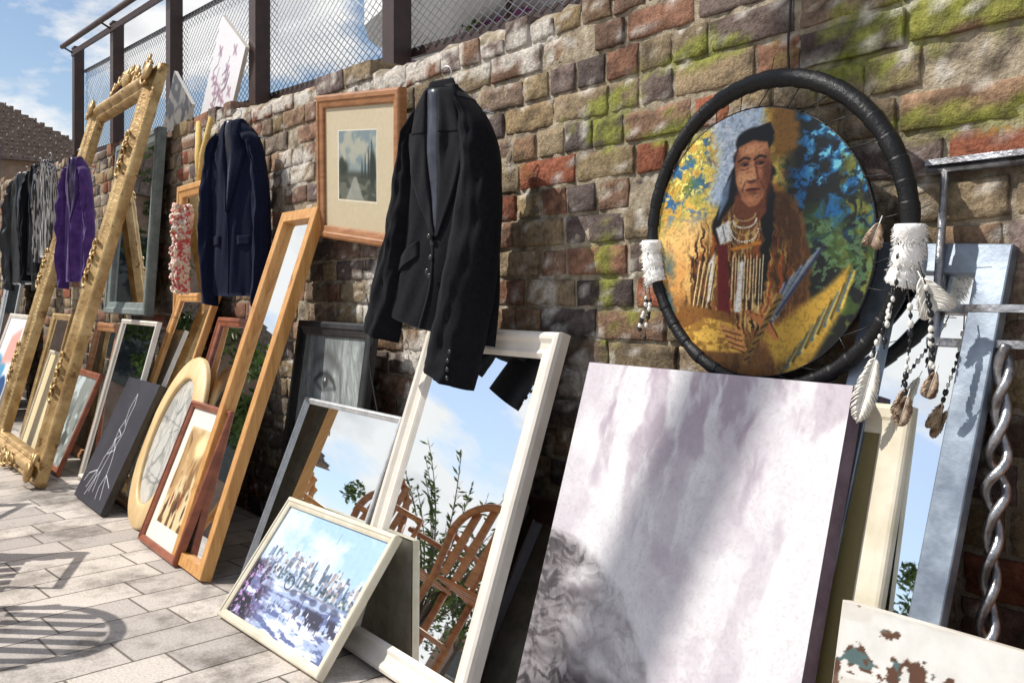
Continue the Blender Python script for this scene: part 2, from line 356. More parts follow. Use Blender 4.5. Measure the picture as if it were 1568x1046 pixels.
# raised walkway behind the wall
M_conc=mat('walkway_concrete',(.3,.28,.26),(.4,.38,.35),rough=.9,scale=5,bump=.3)
rwk=MB('raised_walkway'); V=[(-16,.225,0),(3,.225,0),(3,9,0),(-16,9,0),(-16,.225,2.2),(3,.225,1.3),(3,9,1.3),(-16,9,2.2)]
rwk.add(V,[(4,5,6,7),(0,1,5,4),(1,2,6,5),(2,3,7,6),(3,0,4,7)],M_conc); rwk.make()

# ---------------------------------------------------------------- fence
fn=MB('chain_link_fence')
def zr(x): return 2.47+.0693*(-x)
def zb(x): return ztop(x)+.16
px_=[-8.7,-7.39,-5.98,-4.56,-3.15,-1.74,-.33]
for x in px_:
    box(fn,x-.045,x+.045,.28,.36,ztop(x)-.35,zr(x)+.02,M_post)
    box(fn,x-.05,x+.05,.275,.365,zr(x)+.02,zr(x)+.035,M_post)
def srail(z,s,y0=.29,y1=.33):
    a,b_=-8.74,.2
    V=[(a,y0,z(a)-s),(b_,y0,z(b_)-s),(b_,y1,z(b_)-s),(a,y1,z(a)-s),(a,y0,z(a)+s),(b_,y0,z(b_)+s),(b_,y1,z(b_)+s),(a,y1,z(a)+s)]
    fn.add(V,[(0,3,2,1),(4,5,6,7),(0,1,5,4),(1,2,6,5),(2,3,7,6),(3,0,4,7)],M_post)
srail(lambda x:zr(x)-.02,.025,.27,.28); srail(lambda x:zb(x),.018,.375,.395)
srail(lambda x:zr(x)-.16,.012,.375,.395)
sp=.058; x=-10.5
while x<.2:
    for sg in(1,-1):
        pts=[]
        for k in range(0,13):
            t=k/12; xx=x+ (t if sg>0 else 1-t)*1.0
            if -8.7<=xx<=.2: pts.append((xx,.37+.004*(k%2),zb(xx)+t*(zr(xx)-.16-zb(xx))))
        if len(pts)>1: tube(fn,[pts[0],pts[-1]],.0022,M_wire,n=3)
    x+=sp
for x in px_: tube(fn,[(x,.28,zr(x)-.02),(x,.2,zr(x)+.02)],.008,M_post,n=6)
tube(fn,[(-8.74,.2,zr(-8.74)+.03),(.2,.2,zr(.2)+.03)],.022,M_post,n=8)
fn.make()

def canvas_obj(name,M,w,h,cols,th=.025,em=M_whitepaint):
    mb=MB(name)
    box(mb,0,w,-th,0,0,h,em,M); grid(mb,.0005,w-.0005,.0005,h-.0005,-th-.001,cols,M_paint,M); return mb.make()
p=Pt(0,1,0,1.5,90,130,(.90,.89,.90))
for i in range(14):
    cx,cy=random.uniform(.15,.85),random.uniform(.15,1.35)
    for q in range(4): p.ell(cx+.045*math.cos(q*1.6+i),cy+.045*math.sin(q*1.6+i),.045,.025,(.68,.55,.62),rot=math.degrees(q*1.6+i),soft=.3,al=.85)
    p.ell(cx,cy,.015,.015,(.35,.3,.4))
for i in range(8): x_,y_=random.uniform(.1,.8),random.uniform(.1,1.2); p.line([(x_,y_),(x_+.1,y_+.12),(x_+.12,y_+.3)],.012,(.45,.38,.45),.01)
Mc=Matrix.Translation((-4.91,.262,2.067))@Matrix.Rotation(R(36),4,'Y')@Matrix.Translation((-.21,0,-.35))
canvas_obj('floral_canvas',Mc,.42,.68,p.out(),.02)
p=Pt(0,1,0,1,60,60,(.25,.24,.26)); p.mix(sst(.4,.6,fbm(p.X*8,p.Y*8,3)),(.5,.48,.46))
Mc=Matrix.Translation((-5.7,.262,2.02))@Matrix.Rotation(R(38),4,'Y')@Matrix.Translation((-.2,0,-.2))
canvas_obj('dark_canvas',Mc,.42,.42,p.out(),.02)

# ---------------------------------------------------------------- leaning / hanging pieces
mb=MB('ornate_gilt_frame'); GW,GH=1.36,2.23; M=LM(-6.27,.62,15.4)
gp=[(0,0),(0,.03),(.01,.05),(.025,.055),(.03,.045),(.05,.075),(.075,.085),(.095,.07),(.105,.05),(.115,.055),(.125,.045),(.13,.02),(.13,0)]
ring(mb,GW,GH,gp,M_gold,M,n=60,disp=.003,smooth=True)
def curl(cx,cz,r,a0,dirn,y=-.08):
    pts=[];rr=[]
    for k in range(22):
        t=k/21; a=a0+dirn*t*5.2; q=r*(1-.8*t)
        pts.append((cx+q*math.cos(a),y-.012*math.sin(t*3.1),cz+q*math.sin(a))); rr.append(.011*(1-.55*t))
    tube(mb,pts,rr,M_gold,M,n=6)
for (cx,cz) in [(0.06,.06),(GW-.06,.06),(.06,GH-.06),(GW-.06,GH-.06)]:
    for k in range(6): curl(cx+random.uniform(-.06,.06),cz+random.uniform(-.06,.06),random.uniform(.03,.05),random.uniform(0,6),random.choice((-1,1)))
    ball(mb,(cx,-.085,cz),.04,M_gold,M,sc=(1.3,.5,1.3))
for s in (0,1):
    for k in range(80):
        z=.15+k*.0245; x=(.065 if s==0 else GW-.065)
        if k in(12,14,16,18,20,36,38,40,42,44,60,62,64,66,68): curl(x,z,.034,math.pi/2 if k%4 else -math.pi/2,1 if k%4 else -1,-.078)
        ball(mb,(x+(.04 if s==0 else -.04),-.052,z),.007,M_gold,M,n=5)
for k in range(48):
    x=.12+k*.0245
    for z in(.105,GH-.105): ball(mb,(x,-.052,z),.007,M_gold,M,n=5)
for k in range(18):
    a=k/17*math.pi; curl(GW/2+.28*math.cos(a),GH-.03+.09*math.sin(a),random.uniform(.035,.055),random.uniform(0,6),random.choice((-1,1)),-.05)
ball(mb,(GW/2,-.05,GH+.04),.06,M_gold,M,sc=(1.2,.4,1))
for k in range(10): curl(GW/2+random.uniform(-.2,.2),.02+random.uniform(-.0,.05),random.uniform(.03,.05),random.uniform(0,6),random.choice((-1,1)),-.08)
mb.make()

def street(seed,a=(.55,.5,.42),b_=(.3,.22,.15),c_=(.85,.82,.75),mt=None):
    p=Pt(0,1,0,1.3,110,130,mt or c_)
    if mt is not None: q=(p.X>.14)&(p.X<.86)&(p.Y>.18)&(p.Y<1.12)
    else: q=np.ones(p.X.shape,bool)
    im=np.ones(p.c.shape)*np.array(c_)
    n=fbm(p.X*5,p.Y*4,4,seed); n2=fbm(p.X*14,p.Y*5,4,seed+3)
    t=sst(.4,.6,n)[...,None]; im=im*(1-t)+np.array(a)*t
    t=(sst(.5,.62,n2)*sst(1.2,.3,p.Y))[...,None]; im=im*(1-t)+np.array(b_)*t
    p.c[q]=im[q]; return p
frame('teal_panel_mirror',-9.4,.3,.8,1.6,10,M_silver,.05,.03)
p=Pt(0,1,0,1,80,80,(.9,.9,.9)); p.poly([(0,.2),(.5,.1),(.6,.5),(.1,.6)],(.35,.6,.75),.04); p.poly([(.3,.5),(.9,.55),(.8,.9),(.4,.8)],(.9,.65,.6),.04); p.ell(.7,.25,.2,.15,(.15,.3,.5))
frame('abstract_painting',-8.6,.45,.9,.82,18,M_whitepaint,.03,.03,p.out())
frame('gilt_mirror',-6.75,.42,.55,.84,14,M_gold,.04,.03)
p=Pt(0,1,0,1,60,60,(.88,.82,.66)); frame('cream_picture',-6.35,.5,.5,.62,17,M_cream,.02,.02,p.out())
frame('small_brown_mirror',-6.0,.28,.54,.79,12,M_oak,.05,.03)
frame('street_scene_picture',-5.78,.50,.58,.56,23,M_mahog,.035,.025,street(3,(.5,.52,.5),(.25,.27,.25),(.72,.76,.76)).out())
frame('grey_framed_mirror',-5.8,.10,.85,1.0,4,M_grey,.07,.05,z=.83)
frame('white_edged_mirror',-5.12,.41,.64,.84,15,M_whitepaint,.022,.025)
frame('pine_wall_mirror',-4.58,.08,.46,.70,2,M_pine,.06,.04,z=.775)
frame('pine_mirror',-4.52,.40,.52,1.0,19,M_pine,.04,.03)
p=Pt(0,1,0,1.18,190,220,(.19,.19,.225)); lc=(.88,.88,.9)
p.mix(sst(.4,.7,fbm(p.X*6,p.Y*6,4,7))*.4,(.25,.25,.28))
def ln(pts,w=.006): p.line(pts,w,lc,.004)
ln([(.5,1.05),(.46,.9),(.5,.8),(.44,.7),(.46,.55),(.38,.42),(.36,.3),(.25,.12)]); ln([(.5,1.05),(.56,.95),(.55,.82),(.6,.7),(.56,.56),(.64,.42),(.68,.3),(.8,.1)])
ln([(.48,.62),(.5,.45),(.46,.3),(.5,.12)]); ln([(.36,.3),(.16,.24),(.1,.16)]); ln([(.36,.3),(.42,.2),(.38,.1)]); ln([(.68,.3),(.9,.22)]); ln([(.68,.3),(.62,.18),(.66,.08)]); ln([(.44,.7),(.56,.66),(.46,.6),(.58,.52),(.42,.46)]); ln([(.5,.8),(.55,.75)]); ln([(.46,.3),(.38,.2),(.3,.06)])
canvas_obj('line_drawing_canvas',LM(-4.64,.52,24.8),.5,.59,p.out(),.03,M_black)
mb=MB('oval_relief_frame'); M=LM(-4.14,.475,21.7); OW,OH=.56,.73
ring(mb,OW,OH,[(0,0),(0,.012),(.006,.02),(.075,.022),(.092,.028),(.10,.02),(.10,.008)],M_palewood,M,oval=True,smooth=True)
p=Pt(0,1,0,1.5,130,190,(.60,.59,.56),.03,8); n=fbm(p.X*6,p.Y*6,5,4); p.mix(sst(.45,.6,n),(.74,.72,.68)); 
for a in [(.5,.9,.16,.3,20),(.35,.7,.12,.22,-20),(.65,.6,.1,.25,15),(.5,.4,.2,.1,0),(.45,1.15,.09,.1,0),(.7,1.0,.06,.2,30)]:
    p.ell(a[0]+.02,a[1]-.02,a[2],a[3],(.32,.33,.33),a[4],.2,.7); p.ell(*a[:4],(.72,.71,.68),a[4],.15)
for k in range(14): p.line([(random.random(),random.random()*1.5),(random.random(),random.random()*1.5)],.006,(.35,.36,.36),.01,.6)
cc=p.out(); ny,nx=cc.shape[:2]; V=[];F=[]
for jj in range(ny):
    for ii in range(nx): V.append((.075+(OW-.15)*ii/(nx-1),-.012,.075+(OH-.15)*jj/(ny-1)))
for jj in range(ny-1):
    for ii in range(nx-1):
        u=(ii/(nx-1)-.5)*2;v=(jj/(ny-1)-.5)*2
        if u*u+v*v<.95: F.append((jj*nx+ii,jj*nx+ii+1,(jj+1)*nx+ii+1,(jj+1)*nx+ii))
mb.add(V,F,M_matte,M,cols=cc.reshape(-1,3)); mb.make()
p=street(9,(.72,.58,.40),(.40,.27,.15),(.84,.75,.58),mt=(.90,.88,.82))
for k in range(7): p.ell(.25+.08*k,.35+.07*(k%3),.02,.07,[(.2,.13,.1),(.5,.2,.12),(.8,.75,.6)][k%3],soft=.4)
for k in range(4): p.poly([(.16+.02*k,.5),(.26,.55),(.28,1.0-.05*k),(.17,1.08)],(.45+.08*k,.34+.07*k,.22+.05*k),.01)
p.ell(.55,.95,.12,.1,(.93,.87,.65),soft=.6)
frame('street_painting',-3.666,.50,.44,.56,22,M_mahog,.026,.03,p.out())
frame('mahogany_frame',-3.98,.33,.36,.88,17,M_mahog,.04,.03)
frame('tall_pine_mirror',-3.312,.47,.315,1.316,18.6,M_pine,.042,.04,p=flatprof(.042,.04))
p=Pt(0,1,0,1.3,150,190,(.62,.64,.63)); n=fbm(p.X*4,p.Y*4,5,22); p.mix(sst(.45,.75,n),(.44,.46,.46))
p.mix(sst(.5,.7,fbm(p.X*14,p.Y*3+p.X*6,4,25))*.5,(.35,.36,.36)); p.mix(sst(.52,.6,fbm(p.X*50+p.Y*30,p.Y*8,3,26))*.3,(.3,.31,.31))
p.line([(.25,1.03),(.33,1.07),(.44,1.08),(.56,1.04),(.6,1.0)],.02,(.2,.21,.21),.02); p.ell(.43,1.03,.045,.04,(.22,.22,.22),soft=.3); p.ell(.42,1.045,.012,.01,(.8,.8,.8)); p.line([(.27,1.02),(.4,.98),(.58,1.0)],.008,(.3,.31,.31),.02); p.line([(.22,1.15),(.4,1.2),(.6,1.13)],.03,(.3,.3,.3),.05,.8)
p.line([(.66,1.1),(.74,.8),(.66,.7),(.6,.72)],.015,(.35,.36,.36),.03); p.ell(.5,.45,.2,.14,(.36,.37,.37),soft=.6,al=.6)
frame('charcoal_drawing',-3.12,.20,.56,.86,8,M_black,.05,.03,p.out(),cm=M_matte)
frame('silver_framed_mirror',-2.95,.38,.66,.635,22,M_silver,.02,.02)
wp=[(0,0),(0,.025),(.004,.034),(.012,.038),(.02,.036),(.03,.028),(.045,.024),(.055,.026),(.06,.022),(.068,.014),(.068,.008)]
frame('white_framed_mirror',-2.25,.36,.59,.9,19.3,M_whitepaint,.068,.038,p=wp)
# cityscape painting
rs=random.Random(5)
p=Pt(0,1.5,0,1,340,230,(.60,.72,.84)); n=fbm(p.X*3,p.Y*4,5,30); p.mix(sst(.38,.62,n),(.76,.82,.87))
p.mix(sst(.66,.5,p.Y),(.66,.73,.82))
for k in range(190):
    t=k/190; x=rs.uniform(.08,1.48); y0=.62-.17*t; h=rs.uniform(.012,.055); wd=rs.uniform(.008,.026); c=rs.choice([(.74,.78,.84),(.46,.53,.64),(.82,.80,.78),(.30,.37,.48),(.86,.84,.82),(.60,.55,.56),(.38,.42,.46)])
    p.poly([(x-wd,y0-.04),(x+wd,y0-.04),(x+wd,y0+h),(x-wd,y0+h)],c,.0025,.9)
    if k%3==0: p.poly([(x-wd,y0+h),(x+wd,y0+h),(x,y0+h+.02)],(.40,.38,.45),.003,.8)
    if k%4==0: p.poly([(x-wd*.5,y0),(x-wd*.1,y0),(x-wd*.1,y0+h*.6),(x-wd*.5,y0+h*.6)],(.2,.25,.35),.002,.7)
p.poly([(.86,.5),(.94,.5),(.935,.72),(.90,.86),(.865,.72)],(.80,.83,.87),.004); p.line([(.90,.84),(.90,.93)],.006,(.5,.54,.62),.004); p.line([(.88,.5),(.88,.72)],.004,(.4,.45,.55),.003); p.line([(.91,.5),(.91,.72)],.004,(.5,.55,.63),.003)
for k in range(120): x=rs.uniform(0,1.5); p.ell(x,rs.uniform(.41,.50),.016,.012,rs.choice([(.14,.21,.28),(.26,.33,.40),(.45,.47,.52),(.2,.3,.28)]),soft=.5,al=.8)
p.mix(sst(.43,.38,p.Y),(.60,.66,.78)); n=fbm(p.X*4,p.Y*20,5,33); p.mix(sst(.45,.58,n)*sst(.43,.38,p.Y),(.80,.83,.90)); p.mix(sst(.53,.62,fbm(p.X*6,p.Y*26,4,35))*sst(.43,.38,p.Y),(.36,.40,.56))
p.line([(.62,.36),(.8,.40),(1.0,.41),(1.2,.40),(1.4,.37)],.012,(.5,.48,.5),.004,.8)
for k in range(5): p.ell(.72+.15*k,.37,.05,.03,(.25,.28,.38),soft=.3,al=.7)
n=fbm(p.X*18,p.Y*18,5,36); a_=sst(.55,.2,p.X+.45*np.abs(p.Y-.15))*sst(.52,.44,p.Y); p.mix(sst(.38,.5,n)*a_,(.36,.30,.43)); p.mix(sst(.5,.58,n)*a_,(.10,.11,.16)); p.mix(sst(.60,.68,fbm(p.X*36,p.Y*36,3,39))*a_,(.66,.50,.70))
a_=sst(.5,.2,np.abs(p.X-1.2))*sst(.34,.30,p.Y)*sst(.16,.22,p.Y); p.mix(sst(.48,.56,n)*a_,(.2,.2,.28))
d=np.abs(np.hypot(p.X-.60,p.Y-.42)-.055); p.mix(1-sst(.003,.009,d),(.15,.18,.3))
for k in range(40): x=rs.uniform(.45,1.35); y=rs.uniform(.12,.34); p.ell(x,y,.005,.02,rs.choice([(.15,.17,.26),(.93,.93,.97),(.5,.40,.5)]),soft=.4)
mb,M=frame('cityscape_painting',-2.658,.555,.60,.39,37,M_cream,.026,.024,p.out(),yaw=3.5,make=False); mb.make()
# hanging picture
p=Pt(0,1.15,0,1,190,160,(.76,.70,.58)); n=fbm(p.X*3,p.Y*3,3,40); p.mix(n*.35,(.82,.78,.68))
q=(p.X>.24)&(p.X<.86)&(p.Y>.24)&(p.Y<.80); im=Pt(0,1.15,0,1,190,160,(.46,.52,.54))
n=fbm(im.X*5,im.Y*6,5,44); im.mix(sst(.45,.65,n)*sst(.4,.6,im.Y),(.64,.64,.58)); im.mix(sst(.50,.44,im.Y),(.25,.27,.23)); im.mix(sst(.46,.4,im.Y)*sst(.45,.6,fbm(im.X*9,im.Y*20,4,41))*.7,(.44,.44,.39))
im.ell(.32,.5,.08,.06,(.17,.20,.15),soft=.5); im.ell(.29,.54,.04,.05,(.18,.21,.16),soft=.5); im.ell(.80,.5,.05,.14,(.15,.18,.14),soft=.4)
for k in range(4): im.poly([(.62+k*.05,.42),(.645+k*.05,.42),(.64+k*.05,.52+.06*k),(.63+k*.05,.58+.05*k),(.622+k*.05,.5)],(.15,.18,.15),.008)
im.poly([(.36,.24),(.66,.24),(.54,.43),(.5,.43)],(.62,.62,.58),.015,.8)
p.c[q]=im.c[q]; e_=(np.abs(np.maximum(np.abs(p.X-.55)/.31,np.abs(p.Y-.52)/.28)-1.02)<.012); p.c[e_]=(.9,.88,.82)
frame('landscape_picture',-3.03,.05,.575,.495,-4,M_oak,.045,.03,p.out(),roll=7,z=1.155)
frame('dark_wood_mirror',-1.80,.30,.55,.50,30,M_darkwood,.06,.05)
# elephant canvas
p=Pt(0,1,0,1.26,340,430,(.83,.815,.825),.05,5)
n=fbm(p.X*3,p.Y*2,5,50); n2=fbm(p.X*12,p.Y*4,5,52); n4=fbm(p.X*6,p.Y*6,5,57)
p.mix(sst(.42,.68,n)*.5,(.70,.655,.69)); p.mix(sst(.48,.66,n2)*sst(.7,1.2,p.Y)*.7,(.60,.53,.58)); p.mix(sst(.5,.68,n4)*.5,(.88,.87,.87)); p.mix(sst(.55,.7,n2)*.25,(.58,.52,.57))
# head + trunk silhouette: brow at upper left, trunk curling to the lower right
em=np.zeros(p.X.shape)
for cx,cy,rx_,ry_,a_ in [(.10,.48,.18,.20,0),(.26,.42,.20,.17,-20),(.42,.32,.20,.12,-35),(.58,.20,.18,.11,-45),(.2,.2,.3,.2,0)]:
    c_,d_=math.cos(R(a_)),math.sin(R(a_)); u=((p.X-cx)*c_+(p.Y-cy)*d_)/rx_; v=(-(p.X-cx)*d_+(p.Y-cy)*c_)/ry_
    em=np.maximum(em,1-sst(.80,1.12,np.hypot(u,v)+(n4-.5)*.3))
p.mix(em*.65,(.66,.64,.655)); p.mix(em*sst(.42,.60,n4)*.8,(.85,.835,.84))
c1=fbm(p.X*26+fbm(p.X*9,p.Y*9,3,61)*2,p.Y*60+fbm(p.X*8,p.Y*8,3,66)*5,3,60); c2=fbm(p.X*55,p.Y*34+p.X*30,3,68)
cr=sst(.52,.62,c1)*.65+sst(.54,.64,c2)*.45
p.mix(em*cr*.38,(.42,.39,.41))
lf=sst(.27,.12,p.X+.07*np.sin(p.Y*9)+(n4-.5)*.2)*sst(.72,.66,p.Y+.3*p.X); p.mix(lf*.95,(.42,.395,.405)); p.mix(lf*cr*.95,(.18,.165,.17)); p.mix(lf*sst(.48,.3,c1)*.45,(.64,.62,.62))
for cx,cy,rx_,ry_,a_ in [(.28,.54,.11,.05,-25),(.25,.44,.11,.07,10),(.42,.40,.12,.06,-32),(.34,.32,.15,.06,-15),(.53,.28,.10,.06,-42),(.17,.57,.08,.04,20)]:
    p.ell(cx+.012,cy-.035,rx_,ry_,(.42,.39,.41),rot=a_,soft=.6,al=.5); p.ell(cx,cy,rx_*.85,ry_*.75,(.88,.865,.87),rot=a_,soft=.8,al=.65)
p.mix(em*cr*.25,(.45,.42,.44))
p.ell(.28,.14,.30,.15,(.32,.295,.305),rot=12,soft=.2,al=.88); dm=1-sst(.7,1.2,np.hypot((p.X-.28)/.30,(p.Y-.14)/.15)); p.mix(dm*cr,(.16,.145,.155)); p.ell(.33,.17,.2,.06,(.60,.57,.58),rot=12,soft=.6,al=.6); p.mix(dm*cr*.5,(.2,.18,.19)); p.line([(.06,.30),(.22,.335),(.40,.29),(.56,.19)],.01,(.34,.32,.33),.03,.6)
p.mix(np.clip((fbm(p.X*160,p.Y*160,2,40)-.5)*.5,0,1),(.5,.5,.5))
canvas_obj('elephant_canvas',LM(-1.515,.345,17.3),.651,.825,p.out(),.035,M_canvas)
p=Pt(0,1,0,1.26,60,60,(.5,.45,.3)); frame('cream_frame',-1.3,.315,.515,.80,17.3,M_cream,.05,.018,p.out())
frame('steel_framed_mirror',-.955,.285,.235,1.075,15.5,M_steel,.05,.022,p=flatprof(.05,.022),roll=3.2)

# distressed white panel
p=Pt(0,1.3,0,1,360,280,(.80,.79,.77),.02,6); n=fbm(p.X*16,p.Y*16,5,70)
sp_=sst(.64,.66,n+.18*np.exp(-((p.X-.13)/.10)**2-((p.Y-.82)/.10)**2)); p.mix(sp_,(.33,.22,.16)); p.mix(sp_*sst(.58,.63,fbm(p.X*30,p.Y*30,3,75)),(.30,.38,.38)); p.mix(sst(.6,.7,fbm(p.X*4,p.Y*30,3,77))*.25,(.68,.63,.56))
mb=MB('distressed_white_panel'); M=LM(-.715,.50,14,0,-.5); box(mb,0,.75,-.02,0,0,.545,M_whitepaint,M); grid(mb,.001,.749,.001,.544,-.021,p.out(),M_matte,M); mb.make()

# steel gate
mb=MB('steel_gate'); M=LM(-.80,.17,7.6)
tube(mb,[(0,0,1.165),(1.0,0,1.165)],.007,M_bar,M); box(mb,0,1,-.012,.012,1.172,1.182,M_bar,M)
for x in(.03,.97): tube(mb,[(x,0,0),(x,0,1.165)],.007,M_bar,M)
for z in(.935,.88,.08): box(mb,.02,.98,-.006,.006,z-.006,z+.006,M_bar,M)
for x in (.142,.342,.542,.742):
    for ph in(0,math.pi):
        pts=[]
        for k in range(140):
            t=k/139; z=.08+t*.80; a=t*40+ph; am=.008+.008*max(0,math.sin(t*3*math.pi*2))**1.5; pts.append((x+am*math.cos(a),am*math.sin(a),z))
        tube(mb,pts,.0078,M_bar,M,n=7)
for x in (.242,.442,.642): tube(mb,[(x,0,.08),(x,0,.935)],.006,M_bar,M)
mb.make()
mb=MB('panelled_wood_door'); M=LM(-.60,.075,3.2); ring(mb,.75,.80,prof(.09,.03),M_oak,M); box(mb,.08,.67,-.012,0,.08,.72,M_oak,M); box(mb,.34,.41,-.03,-.012,.09,.71,M_oak,M); mb.make()

# ---------------------------------------------------------------- garments
def catm(rows,n):
    A=np.array(rows,float); k=len(A); out=[]
    for i in range(n):
        t=i/(n-1)*(k-1); j_=min(int(t),k-2); f=t-j_
        p0=A[max(j_-1,0)];p1=A[j_];p2=A[j_+1];p3=A[min(j_+2,k-1)]
        out.append(.5*((2*p1)+(-p0+p2)*f+(2*p0-5*p1+4*p2-p3)*f*f+(-p0+3*p1-3*p2+p3)*f**3))
    return out
def strip(rows,n,m_,thick,y0=0,back=.4,fold=.008,seed=0,ex=.6,hf=0):
    A=catm(rows,n); V=[];F=[]
    for i,r in enumerate(A):
        t=i/(n-1)
        for j_ in range(m_+1):
            s=j_/m_; pr=math.sin(math.pi*s)**ex if 0<s<1 else 0
            fo=noise.noise(Vector((s*4.5+seed+t*1.5,t*2.4,seed)))+.6*noise.noise(Vector((s*10+t*5,t*4,seed+5)))+hf*noise.noise(Vector((s*2.5+t*3,t*14,seed+9)))
            V.append((r[0]+(r[2]-r[0])*s,y0-thick*pr-fold*(.3+.7*pr)*fo*min(1,t*5+.2),r[1]+(r[3]-r[1])*s))
        for j_ in range(1,m_):
            s=1-j_/m_; V.append((r[0]+(r[2]-r[0])*s,y0+thick*back*math.sin(math.pi*s),r[1]+(r[3]-r[1])*s))
    w_=2*m_
    for i in range(n-1):
        for j_ in range(w_): F.append((i*w_+j_,i*w_+(j_+1)%w_,(i+1)*w_+(j_+1)%w_,(i+1)*w_+j_))
    F.append(tuple(range(w_))); F.append(tuple((n-1)*w_+q for q in range(w_-1,-1,-1)))
    return V,F
def drape(mb,rows,n,m_,bvh,off,mt,M):
    A=catm(rows,n); V=[];F=[]
    for r in A:
        for j_ in range(m_+1):
            s=j_/m_; x=r[0]+(r[2]-r[0])*s; z=r[1]+(r[3]-r[1])*s
            h=bvh.ray_cast(Vector((x,-1,z)),Vector((0,1,0)))[0]
            y=h.y if h else -.02
            e=.5 if j_ in(0,m_) else 1
            V.append((x,y-off*e,z))
    k=m_+1
    for i in range(n-1):
        for j_ in range(m_): F.append((i*k+j_,i*k+j_+1,(i+1)*k+j_+1,(i+1)*k+j_))
    o=len(V); bd=list(range(k))+[i*k+m_ for i in range(1,n)]+[(n-1)*k+q for q in range(m_-1,-1,-1)]+[i*k for i in range(n-2,0,-1)]
    for i in bd: V.append((V[i][0],V[i][1]+off*1.5,V[i][2]))
    for q in range(len(bd)): F.append((bd[q],o+q,o+(q+1)%len(bd),bd[(q+1)%len(bd)]))
    mb.add(V,F,mt,M,smooth=True)
def hook(mb,M,h=.06):
    pts=[(0,0,-.03),(0,0,h*.4)]+[(.018*math.sin(a)+0,0,h*.4+.02-.018*math.cos(a)) for a in np.linspace(0,4.2,10)]
    tube(mb,pts,.002,M_wire,M,n=5)
    tube(mb,[(-.16,0,-.07),(0,0,-.02),(.16,0,-.07)],.003,M_wire,M,n=5)
def scale_rows(rows,sx,sz): return [(a*sx,b_*sz,c*sx,d*sz) for a,b_,c,d in rows]
mb=MB('black_blazer'); M=Matrix.Translation((-2.025,-.18,1.475))@Matrix.Rotation(R(15),4,'Z')
body=[(-.05,.01,.05,.01),(-.095,-.035,.11,-.04),(-.125,-.10,.16,-.11),(-.13,-.2,.175,-.2),(-.15,-.35,.18,-.36),(-.195,-.5,.18,-.52),(-.215,-.58,.165,-.66)]
bv,bf=strip(body,70,30,.055,fold=.014,seed=3,ex=.5); mb.add(bv,bf,M_cloth,M,smooth=True); bvh=BVHTree.FromPolygons(bv,bf)
ls=[(-.085,-.03,-.05,-.05),(-.135,-.09,-.09,-.12),(-.18,-.22,-.085,-.22),(-.22,-.36,-.11,-.38),(-.265,-.5,-.14,-.53),(-.305,-.62,-.175,-.66)]
v,f=strip(ls,60,18,.05,y0=.0,fold=.014,seed=8,hf=.9); mb.add(v,f,M_cloth,M,smooth=True)
rs_=[(.10,-.03,.125,-.035),(.10,-.10,.19,-.12),(.085,-.22,.215,-.23),(.055,-.38,.21,-.40),(.02,-.52,.185,-.56),(-.02,-.65,.15,-.69),(-.035,-.715,.125,-.77)]
v,f=strip(rs_,70,20,.065,y0=-.035,back=.3,fold=.014,seed=15,hf=.9); mb.add(v,f,M_cloth,M,smooth=True); bvs=BVHTree.FromPolygons(v,f)
drape(mb,[(-.025,.012,.022,.012),(-.02,-.1,.025,-.1),(-.008,-.25,.02,-.25),(.008,-.37,.016,-.37)],24,6,bvh,.003,M_lining,M)
drape(mb,[(-.05,.018,-.02,.018),(-.075,-.05,-.022,-.05),(-.088,-.105,-.02,-.11)],16,8,bvh,.009,M_clothl,M)
drape(mb,[(-.108,-.098,-.02,-.11),(-.095,-.18,-.014,-.2),(-.05,-.29,-.004,-.3),(.0,-.378,.012,-.378)],30,10,bvh,.008,M_clothl,M)
drape(mb,[(.018,.018,.05,.018),(.024,-.05,.08,-.055),(.024,-.11,.098,-.115)],16,8,bvh,.009,M_clothl,M)
drape(mb,[(.024,-.11,.118,-.105),(.024,-.2,.10,-.19),(.02,-.3,.06,-.3),(.012,-.378,.024,-.378)],30,10,bvh,.008,M_clothl,M)
drape(mb,[(-.04,.035,.04,.035),(-.05,.01,.05,.01),(-.03,-.004,.03,-.004)],10,10,bvh,.002,M_clothl,M)
drape(mb,[(-.165,-.44,-.055,-.385),(-.168,-.475,-.052,-.425)],10,10,bvh,.008,M_clothl,M)
drape(mb,[(-.004,-.375,.004,-.375),(-.006,-.5,.004,-.5),(-.05,-.62,-.04,-.62)],24,2,bvh,.004,M_clothl,M)
def btn(b_,x,z,r=.008):
    h=b_.ray_cast(Vector((x,-1,z)),Vector((0,1,0)))[0]
    if h: ball(mb,(x,h.y-.003,z),r,M_button,M,sc=(1,.4,1))
btn(bvh,.0,-.395); btn(bvh,-.004,-.48)
for k in range(4): btn(bvs,.095-.003*k,-.67-.022*k,.006)
hook(mb,M,.09); mb.make()
TB=[(-.05,.01,.05,.01),(-.11,-.03,.11,-.03),(-.15,-.08,.15,-.08),(-.17,-.2,.17,-.2),(-.155,-.4,.155,-.4),(-.17,-.66,.17,-.66)]
TLs=[(-.10,-.03,-.06,-.05),(-.17,-.09,-.11,-.12),(-.215,-.28,-.12,-.28),(-.22,-.48,-.125,-.48),(-.20,-.68,-.11,-.70)]
